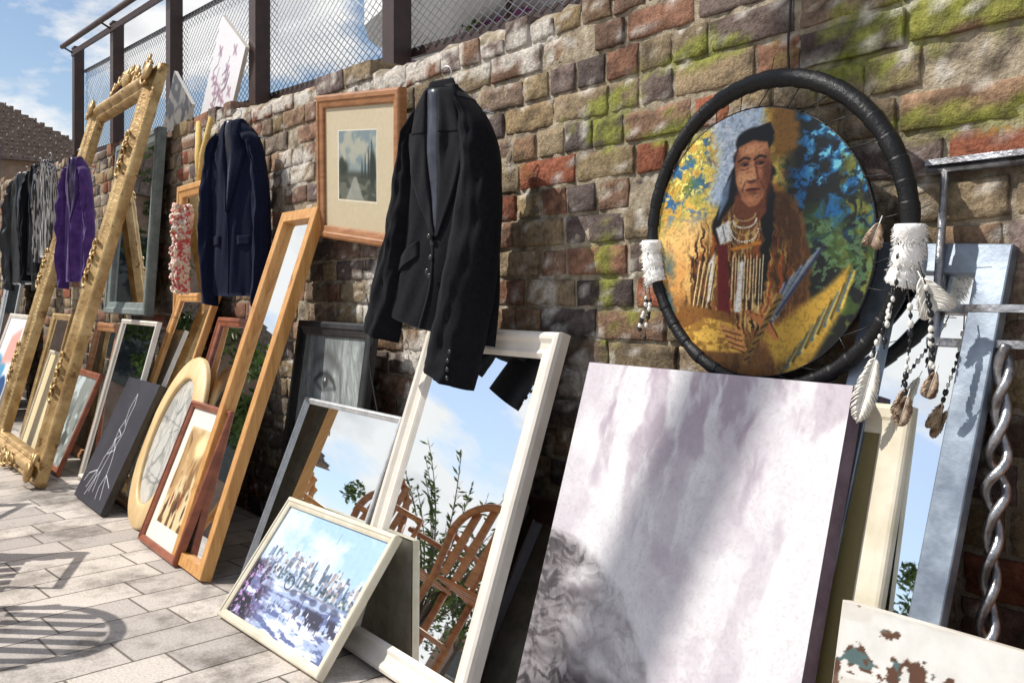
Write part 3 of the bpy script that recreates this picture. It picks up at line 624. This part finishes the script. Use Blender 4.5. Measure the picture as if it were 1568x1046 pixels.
def jacket(name,loc,yaw,m1,m2,sx=1,sz=1,seed=0,lining=M_lining,flap=True,fold=.014):
    global mb
    mb=MB(name); M=Matrix.Translation(loc)@Matrix.Rotation(R(yaw),4,'Z')
    v,f=strip(scale_rows(TB,sx,sz),50,24,.055,fold=fold,seed=seed,ex=.5); mb.add(v,f,m1,M,smooth=True); b_=BVHTree.FromPolygons(v,f)
    v,f=strip(scale_rows(TLs,sx,sz),50,16,.05,y0=-.012,fold=fold,seed=seed+4,hf=1); mb.add(v,f,m1,M,smooth=True)
    v,f=strip(scale_rows([(-c,d,-a,e) for a,e,c,d in TLs],sx,sz),50,16,.05,y0=-.012,fold=fold,seed=seed+7,hf=1); mb.add(v,f,m1,M,smooth=True)
    drape(mb,scale_rows([(-.02,.01,.02,.01),(-.015,-.15,.015,-.15),(-.003,-.33,.003,-.33)],sx,sz),16,4,b_,.003,lining,M)
    for s in(-1,1):
        rr=[(-.05,.018,-.018,.018),(-.08,-.09,-.018,-.1),(-.095,-.12,-.016,-.14),(-.05,-.24,-.008,-.25),(-.006,-.34,-.001,-.34)]
        if s>0: rr=[(-c,d,-a,e) for a,e,c,d in rr]
        drape(mb,scale_rows(rr,sx,sz),30,8,b_,.008,m2,M)
        if flap: 
            rr=[(-.13,-.43,-.05,-.43),(-.13,-.465,-.05,-.465)]
            if s>0: rr=[(-c,d,-a,e) for a,e,c,d in rr]
            drape(mb,scale_rows(rr,sx,sz),6,6,b_,.006,m2,M)
    drape(mb,scale_rows([(-.002,-.34,.003,-.34),(-.003,-.65,.003,-.65)],sx,sz),20,2,b_,.004,m2,M)
    btn(b_,.0,-.36*sz)
    hook(mb,M,.07); mb.make()
jacket('navy_blazer',(-3.66,-.13,1.64),26,M_navy,M_navy,.84,1.06,21)
jacket('purple_jacket',(-5.66,-.31,1.71),30,M_purple,M_purpled,.60,1.05,31,flap=False,fold=.02)
jacket('leather_jacket',(-8.0,-.2,1.88),25,M_leather,M_leather,1.15,1.3,41,flap=False,fold=.025)
M_shirt=mat('striped_shirt',(.50,.48,.46),(.06,.06,.06),rough=.85,scale=30,stretch=(3,3,.2),lo=.48,hi=.54,detail=1,spec=.1)
jacket('striped_shirt',(-6.98,-.22,1.86),25,M_shirt,M_shirt,.50,1.0,51,lining=M_shirt,flap=False,fold=.02)
jacket('dark_jacket',(-7.45,-.2,1.88),25,M_cloth,M_clothl,.8,1.2,57,flap=False,fold=.02)
M_scarf=mat('floral_scarf',(.65,.12,.12),(.85,.72,.6),rough=.9,scale=38,bump=1,bscale=60,lo=.45,hi=.5,detail=2,c3=(.65,.35,.12),c3amt=.58,c3scale=40)
mb=MB('floral_scarf'); M=Matrix.Translation((-4.25,-.16,1.33))@Matrix.Rotation(R(25),4,'Z')
v,f=strip([(-.04,.03,.05,.02),(-.07,-.02,.06,-.03),(-.04,-.12,.04,-.12),(-.06,-.25,.03,-.25),(-.03,-.38,.03,-.37)],60,22,.05,fold=.03,seed=61,hf=1); mb.add(v,f,M_scarf,M,smooth=True)
for q in range(260):
    i=random.randrange(len(v)); pp=Vector(v[i]); 
    ball(mb,(pp.x,pp.y-.004,pp.z),random.uniform(.006,.011),M_scarf,M,sc=(1,.6,1),n=5)
mb.make()
M_ysc=mat('ochre_cloth',(.6,.38,.1),(.7,.5,.2),rough=.9,scale=20,bump=.5)
mb=MB('ochre_cloth_strap'); tube(mb,[(-4.45,-.03,1.78),(-4.36,-.06,1.6),(-4.33,-.07,1.44)],[.012,.018,.01],M_ysc,n=8); tube(mb,[(-4.27,-.03,1.78),(-4.30,-.06,1.6),(-4.33,-.07,1.44)],[.012,.018,.01],M_ysc,n=8); mb.make()

# ---------------------------------------------------------------- dreamcatcher
mb=MB('dreamcatcher'); DX,DY,DZ=-1.10,-.095,1.047; DR=.252
p=Pt(1005,1350,580,160,360,360,(.80,.62,.26),7,.06)
n=fbm(p.X*.03,p.Y*.03,5,80); n2=fbm(p.X*.06,p.Y*.06,5,84); n3=fbm(p.X*.1,p.Y*.03,5,88); n5=fbm(p.X*.14,p.Y*.14,4,90)
p.mix(sst(.42,.62,n),(.88,.76,.36)); p.mix(sst(.52,.68,n2),(.72,.42,.18))
p.mix(sst(.52,.62,n5)*sst(380,330,p.Y)*.8,(.40,.48,.18))
p.mix(sst(.46,.60,n2)*sst(1130,1090,p.X)*sst(360,320,p.Y),(.20,.40,.58)); p.mix(sst(.50,.62,n)*sst(1110,1060,p.X)*sst(340,300,p.Y),(.35,.43,.18)); p.mix(sst(.58,.66,n5)*sst(1140,1100,p.X)*sst(330,300,p.Y),(.92,.85,.45))
p.poly([(1110,160),(1200,150),(1190,210),(1160,250),(1140,320),(1105,300),(1125,230)],(.72,.79,.86),10); p.mix(sst(.5,.62,n5)*sst(1100,1125,p.X)*sst(1185,1160,p.X)*sst(290,250,p.Y)*.6,(.92,.92,.93))
p.ell(1070,370,60,50,(.92,.74,.48),soft=.6,al=.8); p.ell(1050,440,40,50,(.84,.60,.34),soft=.6,al=.8)
p.mix(sst(.48,.62,n3)*sst(440,520,p.Y),(.28,.17,.08)); p.mix(sst(1060,1020,p.X)*sst(360,420,p.Y)*sst(.4,.6,n),(.14,.32,.40))
p.mix(sst(1210,1250,p.X),(.07,.085,.085)); p.mix(sst(1225,1250,p.X)*sst(.44,.6,n2)*sst(400,330,p.Y),(.09,.32,.52)); p.mix(sst(1250,1280,p.X)*sst(.57,.66,n2)*sst(320,280,p.Y),(.38,.68,.78)); p.mix(sst(1240,1270,p.X)*sst(.5,.64,n)*sst(300,350,p.Y),(.20,.28,.13)); p.mix(sst(1290,1330,p.X)*sst(.5,.65,n3),(.42,.44,.18)); p.mix(sst(1240,1260,p.X)*sst(.52,.6,n5)*sst(330,350,p.Y)*sst(460,430,p.Y)*.8,(.32,.44,.30)); p.mix(sst(1225,1245,p.X)*sst(.56,.62,n5)*sst(330,300,p.Y)*.7,(.03,.05,.08))
p.poly([(1205,165),(1245,160),(1250,230),(1215,250)],(.52,.36,.14),8)
p.poly([(1150,310),(1120,330),(1085,400),(1060,470),(1035,560),(1100,590),(1250,590),(1270,480),(1262,380),(1235,300),(1200,280)],(.44,.29,.14),6)
p.poly([(1205,290),(1240,305),(1262,380),(1262,470),(1225,470),(1200,400)],(.29,.18,.09),4); p.mix(sst(.5,.62,fbm(p.X*.25,p.Y*.05,4,93))*sst(1200,1215,p.X)*sst(1262,1250,p.X)*sst(290,320,p.Y)*sst(480,450,p.Y)*.7,(.46,.30,.15))
bm=1-sst(.8,1.05,np.hypot((p.X-1150)/95,(p.Y-430)/120))
p.mix(sst(.46,.62,fbm(p.X*.22,p.Y*.03,4,92))*bm*.9,(.84,.68,.40)); p.mix(sst(.56,.66,fbm(p.X*.22+9,p.Y*.03,4,95))*bm,(.17,.10,.06)); p.mix(sst(.60,.68,fbm(p.X*.3,p.Y*.025,3,97))*bm*.8,(.66,.30,.12))
hair=(.065,.06,.07)
p.poly([(1158,200),(1148,250),(1128,300),(1112,345),(1120,360),(1142,320),(1160,290)],hair,3); p.poly([(1200,200),(1212,260),(1214,330),(1205,420),(1190,470),(1182,460),(1195,380),(1192,310)],hair,3)
sX,sY=p.X,p.Y; p.X,p.Y=p.X0*.92+sX*.08,p.Y0*.92+sY*.08
p.ell(1182,212,30,22,hair,soft=.12); p.poly([(1152,214),(1160,200),(1188,190),(1206,186),(1213,204),(1205,214),(1180,208)],(.05,.05,.07),2)
p.poly([(1128,290),(1140,270),(1146,262),(1140,300),(1124,330)],(.50,.60,.72),3,.8)
sk=(.72,.46,.31)
p.poly([(1185,300),(1152,295),(1148,330),(1180,352),(1202,325),(1202,295)],(.46,.25,.15),3)
p.poly([(1157,218),(1180,210),(1202,216),(1209,245),(1207,272),(1200,298),(1187,313),(1175,315),(1162,302),(1154,275),(1151,245)],sk,2)
p.ell(1165,270,9,15,(.90,.66,.46),soft=.7,al=.85); p.ell(1180,225,16,8,(.88,.63,.44),soft=.7,al=.85); p.ell(1203,268,7,30,(.40,.21,.13),soft=.6,al=.85); p.ell(1193,282,7,12,(.52,.30,.19),soft=.7,al=.7); p.ell(1158,296,5,10,(.46,.26,.16),soft=.6,al=.6); p.ell(1155,238,4,16,(.46,.27,.17),soft=.6,al=.6)
for ex_ in(1167,1192):
    p.line([(ex_-9,241),(ex_-1,236),(ex_+8,239)],2.2,(.12,.07,.05),2.5); p.ell(ex_,246,8,4,(.38,.2,.13),soft=.5,al=.8); p.ell(ex_,248,5.5,2.2,(.13,.07,.05),soft=.3); p.ell(ex_+1,248,1.8,1.8,(.02,.02,.02)); p.ell(ex_-3,248,1.2,1,(.8,.7,.6),soft=.3,al=.7); p.line([(ex_-6,254),(ex_,256),(ex_+6,254)],1,(.36,.2,.13),2,.7)
p.poly([(1176,244),(1182,244),(1186,272),(1172,272)],(.86,.60,.42),2,.85); p.line([(1184,246),(1187,262),(1189,273)],2,(.40,.21,.13),2,.8); p.ell(1179,275,8,3,(.36,.18,.11),soft=.5,al=.85); p.ell(1178,270,4,3,(.92,.70,.52),soft=.6,al=.8)
p.ell(1180,288,10,3,(.46,.20,.15),soft=.4); p.line([(1170,288),(1178,287),(1191,288)],1.2,(.16,.06,.04),1); p.ell(1180,294,7,2,(.42,.23,.15),soft=.5,al=.6); p.line([(1168,276),(1164,286),(1165,292)],1.2,(.42,.23,.15),2,.8); p.line([(1193,276),(1198,288)],1.2,(.34,.17,.11),2,.8); p.ell(1179,303,7,4,(.82,.56,.38),soft=.6,al=.7)
p.poly([(1120,345),(1143,333),(1148,365),(1128,372)],(.90,.90,.88),2); p.line([(1132,342),(1136,366)],1.5,(.5,.5,.52),1.5); p.poly([(1118,385),(1112,460),(1104,466),(1108,400)],(.90,.88,.84),2)
for k in range(5):
    y0=326+k*8
    for q in range(17):
        a=q/16*math.pi; p.ell(1168+ (17+k*1.5)*math.cos(a),y0+ (10+k*3)*math.sin(a),1.5,1.5,(.92,.88,.80) if k%2 else (.72,.6,.4),soft=.3)
p.poly([(1124,372),(1140,372),(1144,500),(1122,500)],(.40,.09,.10),2)
for k in range(22): p.line([(1147+2.4*k,388+(k%4)*3),(1143+2.4*k,450+9*(k%4))],1.1,(.92,.86,.68) if k%2 else (.2,.12,.06),.8)
for k in range(9): p.line([(1088+4*k,396+k),(1074+4*k,470+4*(k%3))],1.2,(.92,.84,.62) if k%2 else (.3,.18,.08),1)
p.poly([(1160,400),(1167,400),(1160,480),(1150,480)],(.90,.89,.86),2); p.line([(1148,380),(1192,372)],4,(.80,.50,.18),2)
for k in range(12):
    x2=1215+k*5; y2=462-k*3; p.line([(1200+k*1.5,505-k*2),(x2+14,y2-26-k*2)],3.0,[(.66,.74,.84),(.12,.12,.2),(.30,.46,.64),(.80,.74,.56),(.2,.25,.35)][k%5],3,.9)
p.poly([(1196,515),(1290,440),(1318,410),(1310,470),(1260,560),(1225,590)],(.72,.57,.22),6)
for k in range(22): p.line([(1212+4.5*k,586-5.5*k),(1236+4.2*k,545-6*k)],2.2,[(.14,.32,.5),(.90,.76,.34),(.12,.11,.08),(.5,.4,.15)][k%4],2.5,.8)
p.poly([(1060,500),(1100,480),(1145,498),(1165,520),(1160,545),(1120,545),(1070,545),(1045,525)],(.86,.68,.30),3)
p.mix(sst(.5,.62,fbm(p.X*.08,p.Y*.12,4,70))*(1-sst(.85,1.05,np.hypot((p.X-1095)/60,(p.Y-520)/35)))*.7,(.50,.34,.14))
p.poly([(1040,490),(1062,470),(1140,480),(1145,498),(1100,490),(1060,510)],(.52,.34,.15),3)
for k in range(4): p.line([(1128+k*5,505+k*9),(1160+k*2,512+k*9)],7,(.80,.56,.31),2); 
for k in range(4): p.line([(1130+k*5,510+k*9),(1160+k*2,517+k*9)],1.5,(.30,.15,.07),1)
for k in range(4): p.line([(1172+k*9,480+k*3),(1196+k*6,500+k*6)],7,(.70,.44,.25),2); p.line([(1176+k*9,479+k*3),(1200+k*6,499+k*6)],1.4,(.23,.11,.05),1)
p.line([(1165,560),(1222,455)],7,(.50,.39,.19),3)
for k in range(8): p.line([(1165+7*k,556-13*k),(1174+7*k,550-13*k)],2,(.2,.12,.06),1)
p.X,p.Y=sX,sY
p.mix(sst(535,575,p.Y)*sst(.45,.6,n3)*.8,(.25,.15,.06)); p.mix(sst(.5,.7,fbm(p.X*.35,p.Y*.35,3,99))*.22,(.1,.07,.05))
cc=p.out(); ny,nx=cc.shape[:2]; V=[];F=[]
for jj in range(ny):
    for ii in range(nx):
        u=(ii/(nx-1)-.5)*2;v=(jj/(ny-1)-.5)*2; V.append((DX+DR*u,DY-.006*(1-u*u-v*v),DZ+DR*v))
for jj in range(ny-1):
    for ii in range(nx-1):
        u=((ii+.5)/(nx-1)-.5)*2;v=((jj+.5)/(ny-1)-.5)*2
        if u*u+v*v<.995: F.append((jj*nx+ii,jj*nx+ii+1,(jj+1)*nx+ii+1,(jj+1)*nx+ii))
mb.add(V,F,M_paint,cols=cc.reshape(-1,3),smooth=True)
bk=[(DX+DR*math.cos(a),DY+.012,DZ+DR*math.sin(a)) for a in np.linspace(0,2*math.pi,96,endpoint=False)]
mb.add(bk,[tuple(range(96))],M_leather)
tube(mb,[(DX+DR*math.cos(a),DY+.003,DZ+DR*math.sin(a)) for a in np.linspace(0,2*math.pi,120,endpoint=False)],.003,M_leather,n=6,closed=True)
RX,RZ,RR=-1.072,1.062,.285
N_=1200; pts=[];rr=[]
for i in range(N_):
    a=2*math.pi*i/N_; pts.append((RX+RR*math.cos(a),DY+.0,RZ+RR*math.sin(a))); fr=(i*44/N_+.3*math.sin(i*.02))%1; rr.append(.0125+.0018*fr+.004*max(0,math.cos(a-.9))+.0012*noise.noise(Vector((i*.04,0,0))))
tube(mb,pts,rr,M_ring,n=14,closed=True,smooth=True)
for i in range(26):
    a=2*math.pi*(i+.3)/26; b_=a+random.uniform(-.15,.15)
    p0=(RX+(RR-.012)*math.cos(a),DY,RZ+(RR-.012)*math.sin(a)); p1=(DX+DR*math.cos(b_),DY,DZ+DR*math.sin(b_))
    tube(mb,[p0,p1],.0012,M_leather,n=4)
    d=Vector((math.cos(a),0,math.sin(a))); c=Vector((RX+RR*math.cos(a),DY,RZ+RR*math.sin(a)))
    if i%3==0: tube(mb,[c+d*.014,c+d*.03+Vector((.01,-.005,.008))],.0008,M_leather,n=4)
def fur(a0,a1):
    k=14; P_=[];r_=[]
    for i in range(k):
        t=i/(k-1); a=a0+(a1-a0)*t; P_.append((RX+RR*math.cos(a),DY-.002,RZ+RR*math.sin(a))); r_.append(.023+.003*noise.noise(Vector((t*6,a0,0)))-(.005 if i in(4,9) else 0))
    tube(mb,P_,r_,M_fur,n=14)
    for q in range(700):
        a=random.uniform(a0,a1); th=random.uniform(0,6.28); c=Vector((RX+RR*math.cos(a),DY,RZ+RR*math.sin(a))); d=Vector((math.cos(a)*math.cos(th),math.sin(th),math.sin(a)*math.cos(th)))
        tube(mb,[c+d*.021,c+d*random.uniform(.025,.029)+Vector((random.uniform(-.003,.003),0,-.005))],[.0012,.0003],M_fur,n=3)
fur(R(180),R(198)); fur(R(0),R(-20))
def feather(x,y,z,l,w_,m_,tilt=0,yaw=20):
    M=Matrix.Translation((x,y,z))@Matrix.Rotation(R(yaw),4,'Z')@Matrix.Rotation(R(tilt),4,'Y')
    for s_ in range(60):
        t=s_/59; ww=w_*math.sin(math.pi*min(1,.12+t*.9))**.7
        for sd in(-1,1):
            q=random.uniform(.85,1.05)
            a=(0,-.002,-l*t); b_=(sd*ww*q*.6,-.003+random.uniform(-.001,.001),-l*t-ww*.5); c=(sd*ww*q,-.001+random.uniform(-.002,.002),-l*t-ww*1.1)
            tube(mb,[a,b_,c],[.0016,.0016,.0008],m_,M,n=3)
    tube(mb,[(0,-.003,.012),(0,-.003,-l*.95)],.0009,M_beadw,M,n=4)
def strand(x,y,z,dx,l,f=True,fm=M_featherd):
    pts=[]
    for k in range(15):
        t=k/14; pts.append((x+dx*t+.006*math.sin(t*5),y-.01*t,z-l*t))
    tube(mb,pts,.0012,M_leather,n=4)
    for k in range(3,14):
        if random.random()<.25: continue
        q=pts[k]; ball(mb,q,random.uniform(.0035,.0055),M_bead if random.random()<.6 else M_beadw,n=6,sc=(1,1,1.3))
    if f: feather(x+dx,y-.012,z-l+.01,random.uniform(.04,.05),.012,fm,random.uniform(-20,20))
rx=RX+RR
strand(rx-.01,DY-.02,1.05,-.012,.19,False); strand(rx-.02,DY-.02,.96,-.035,.14,False)
strand(rx+.01,DY-.03,.97,.01,.19); strand(rx+.03,DY-.03,1.0,.04,.19,False); strand(rx+.035,DY-.03,.97,.03,.15,True)
feather(rx-.035,DY-.03,1.065,.04,.016,M_featherd,20); feather(rx+.035,DY-.03,.975,.055,.028,M_feather,-25); feather(rx+.012,DY-.035,.80,.045,.016,M_featherd,10); feather(rx-.04,DY-.035,.845,.11,.019,M_feather,15)
strand(RX-RR+.005,DY-.02,.97,.005,.12,False); strand(RX-RR-.005,DY-.02,.96,.0,.09,False)
mb.make()
mb=MB('electric_cable'); tube(mb,[(-1.078+.003*math.sin(k),-.012,1.75-k*.03) for k in range(14)],.0025,M_leather,n=5); mb.make()
mb=MB('black_cord'); 
for s in range(3):
    pts=[(-2.62+.05*s+.04*math.sin(k*.7+s),-.10-.01*s,.93-k*.05+.02*math.cos(k+s)) for k in range(10)]; tube(mb,pts,.003,M_leather,n=5)
mb.make()

# ---------------------------------------------------------------- surroundings
def leafmass(mb,c,r,n,cols,size=.05,flat=1.,ncl=26):
    cl=[(Vector((random.gauss(0,.45),random.gauss(0,.45),random.gauss(0,.4)*flat))*r+Vector(c),random.uniform(.18,.38)*r,random.uniform(.5,1.2)) for _ in range(ncl)]
    V=[];F=[];C=[]
    for i in range(n):
        cc_,cr,br_=random.choice(cl)
        d=Vector((random.gauss(0,1),random.gauss(0,1),random.gauss(0,1))); d.normalize(); q=cc_+d*cr*random.random()**.5
        a=Vector((random.gauss(0,1),random.gauss(0,1),random.gauss(0,1))).normalized()*size*random.uniform(.6,1.3); b_=a.orthogonal().normalized()*size*.45
        o=len(V); V+= [tuple(q-a),tuple(q+b_),tuple(q+a),tuple(q-b_)]; F.append((o,o+1,o+2,o+3))
        k=random.choice(cols); C+=[tuple(x*br_ for x in k)]*4
    mb.add(V,F,M_leaf,cols=C)
GR=[(.07,.13,.03),(.10,.17,.04),(.05,.09,.02),(.14,.20,.05)]
def tree(name,x,y,h,r,n,size=.07):
    mb=MB(name); tube(mb,[(x,y,-.02),(x+.05,y,h*.3),(x-.03,y+.05,h*.6)],[.05*h/2,.035*h/2,.02*h/2],M_bark)
    for k in range(9):
        a=k*2.4; e=(x+r*.7*math.cos(a),y+r*.7*math.sin(a),h*.72+random.uniform(-.1,.2)*h)
        tube(mb,[(x,y,h*(.3+.03*k)),((x+e[0])/2,(y+e[1])/2,h*.6),e],[.02*h/2,.014*h/2,.005],M_bark,n=6)
    leafmass(mb,(x,y,h*.75),r,n,GR,size); mb.make()
tree('garden_tree',-26,-20,4.0,2.2,4000,.12); tree('garden_tree',-34,-16,4.5,2.6,4000,.14); tree('garden_tree',-12,-22,4.2,2.2,4000,.12); tree('garden_tree',-19,-5.5,3.6,1.8,4000,.1)
mb=MB('frond_shrub'); bx,by=-6.9,-4.0
for k in range(24):
    a=k*2.4; hh=random.uniform(1.4,2.05); sp_=random.uniform(.35,1.1)
    pts=[Vector((bx+sp_*math.cos(a)*t*t,by+sp_*math.sin(a)*t*t,hh*t-.15*t*t)) for t in np.linspace(0,1,12)]
    tube(mb,pts,[.014*(1-.07*i) for i in range(12)],M_bark,n=5)
    V=[];F=[];C=[]
    for q in range(70):
        t=random.uniform(.35,1); i=min(int(t*11),10); base=pts[i].lerp(pts[i+1],t*11-i)
        d=(pts[i+1]-pts[i]).normalized()*.6+Vector((random.gauss(0,.5),random.gauss(0,.5),random.gauss(0,.4))); d.normalize(); l=random.uniform(.05,.12); s_=d.orthogonal().normalized()*.013
        o=len(V); V+=[tuple(base),tuple(base+d*l*.5+s_),tuple(base+d*l),tuple(base+d*l*.5-s_)]; F.append((o,o+1,o+2,o+3)); C+=[random.choice(GR)]*4
    mb.add(V,F,M_leaf,cols=C)
mb.make()
mb=MB('bush'); leafmass(mb,(-15.8,.9,1.9),.9,5000,GR,.06); mb.make()
M_tile=mat('roof_tiles',(.14,.10,.08),(.26,.2,.16),rough=.9,scale=4,bump=.5,bscale=14,stretch=(1,4,4))
M_fb=mat('old_brickwork',(.25,.17,.12),(.34,.24,.18),rough=.9,scale=5,bump=.4)
M_win=mat('window_glass',(.02,.025,.03),(.04,.045,.05),rough=.1)
mb=MB('tiled_roof_house'); bx0,bx1,by0,by1=-26,-19,-8,3.0
box(mb,bx0,bx1,by0,by1,0,3.45,M_fb)
e=.25;V=[(bx0-e,by0-e,3.4),(bx1+e,by0-e,3.4),(bx1+e,by1+e,3.4),(bx0-e,by1+e,3.4),(-22.5,by0+2,5.2),(-22.5,by1-1.6,5.2)]
mb.add(V,[(0,1,4),(1,2,5,4),(2,3,5),(3,0,4,5),(0,3,2,1)],M_tile)
for k in range(17):
    t=(k+.5)/17; z=3.4+1.8*t; x=bx1+e+(-22.5-bx1-e)*t; ya=by0-e+(2+e)*t; yb=by1+e-(1.6+e)*t
    yy=ya
    while yy<yb: box(mb,x-.12,x+.05,yy,min(yy+.17,yb),z-.02,z+.055+random.uniform(-.015,.015),M_tile); yy+=.19
tube(mb,[(-22.5,by0+2,5.25),(-22.5,by1-1.6,5.25)],.1,M_tile)
for k in range(4): box(mb,bx1,bx1+.03,by0+1+k*2.5,by0+2.2+k*2.5,1.1,2.6,M_win)
mb.make()
mb=MB('metal_railing'); tube(mb,[(-13,.3,2.85),(-17,-2.5,3.25)],.025,M_post)
for k in range(6): t=k/5; tube(mb,[(-13-4*t,.3-2.8*t,0),(-13-4*t,.3-2.8*t,2.85+.4*t)],.02,M_post,n=6)
mb.make()
mb=MB('brick_warehouse'); box(mb,-45,8,-40,-34,0,3.0,M_fb); box(mb,-45.1,8.1,-40.1,-33.9,3.0,3.2,M_conc)
for k in range(16):
    x=-43+k*3.2; box(mb,x,x+1.4,-34.0,-33.97,.9,2.3,M_win); box(mb,x-.1,x+1.5,-34.02,-33.9,.78,.9,M_conc)
    tube(mb,[(x+.7+.75*math.cos(a),-33.96,2.3+.35*math.sin(a)) for a in np.linspace(0,math.pi,9)],.08,M_conc,n=6)
mb.make()
mb=MB('street_lamp'); lx,ly=-4.60,-4.0
tube(mb,[(lx,ly,0),(lx,ly,.8),(lx,ly,.85),(lx,ly,8.6)],[.13,.13,.095,.085],M_lamp,n=14); tube(mb,[(lx,ly,8.5),(lx-.5,ly,8.8),(lx-1,ly,8.8)],.04,M_lamp); box(mb,lx-1.5,lx-.9,ly-.12,ly+.12,8.74,8.86,M_lamp); mb.make()
def chair(name,x,y,yaw,m_):
    mb=MB(name); M=Matrix.Translation((x,y,0))@Matrix.Rotation(R(yaw),4,'Z')
    for sx_ in(-.21,.21):
        tube(mb,[(sx_,-.2,0),(sx_,-.19,.42)],.018,m_,M); tube(mb,[(sx_,.24,0),(sx_,.2,.42),(sx_,.25,.62)],.018,m_,M)
        tube(mb,[(sx_,-.2,.2),(sx_,.22,.2)],.012,m_,M)
        tube(mb,[(sx_*1.1,-.18,.42),(sx_*1.15,-.18,.60),(sx_*1.15,.22,.62)],.014,m_,M)
    for k in range(6): box(mb,-.22,.22,-.22+k*.075,-.17+k*.075,.42,.435,m_,M)
    tube(mb,[(.21*math.cos(a),.25+.03*math.sin(a),.60+.19*math.sin(a)) for a in np.linspace(0,math.pi,15)],.018,m_,M)
    for k in range(5):
        xx=-.14+.07*k; zt=.60+.19*math.sqrt(1-(xx/.21)**2); box(mb,xx-.018,xx+.018,.235,.25,.44,zt,m_,M)
    mb.make()
chair('garden_chair',-3.85,-1.45,70,M_oak); chair('garden_chair',-3.28,-1.62,-20,M_oak); chair('garden_chair',-4.9,-1.5,60,M_pine)
mb=MB('white_parasol'); cx,cy=-6.1,3.1; tube(mb,[(cx,cy,1.4),(cx,cy,3.95)],.03,M_post)
V=[(cx,cy,3.95)]+[(cx+1.2*math.cos(a),cy+1.2*math.sin(a),3.35+(.05 if k%2 else 0)) for k,a in enumerate(np.linspace(0,2*math.pi,16,endpoint=False))]+[(cx+1.2*math.cos(a),cy+1.2*math.sin(a),3.1) for a in np.linspace(0,2*math.pi,16,endpoint=False)]
mb.add(V,[(0,1+k,1+(k+1)%16) for k in range(16)]+[(1+k,17+k,17+(k+1)%16,1+(k+1)%16) for k in range(16)],M_white); mb.make()
M_pp=mat('purple_paint',(.10,.01,.09),(.16,.02,.14),rough=.5)
mb=MB('purple_planter'); M=Matrix.Translation((-8.3,3.6,0)); box(mb,0,2.0,-.2,.2,3.25,3.45,M_pp,M)
for x in(.1,1.9): tube(mb,[(x,0,1.5),(x,0,3.3)],.035,M_post,M)
leafmass(mb,(-7.2,3.6,3.65),.5,2200,GR+[(.5,.1,.2)],.04,.6,40); leafmass(mb,(-8.2,3.6,3.7),.4,1200,GR,.04,.6); mb.make()
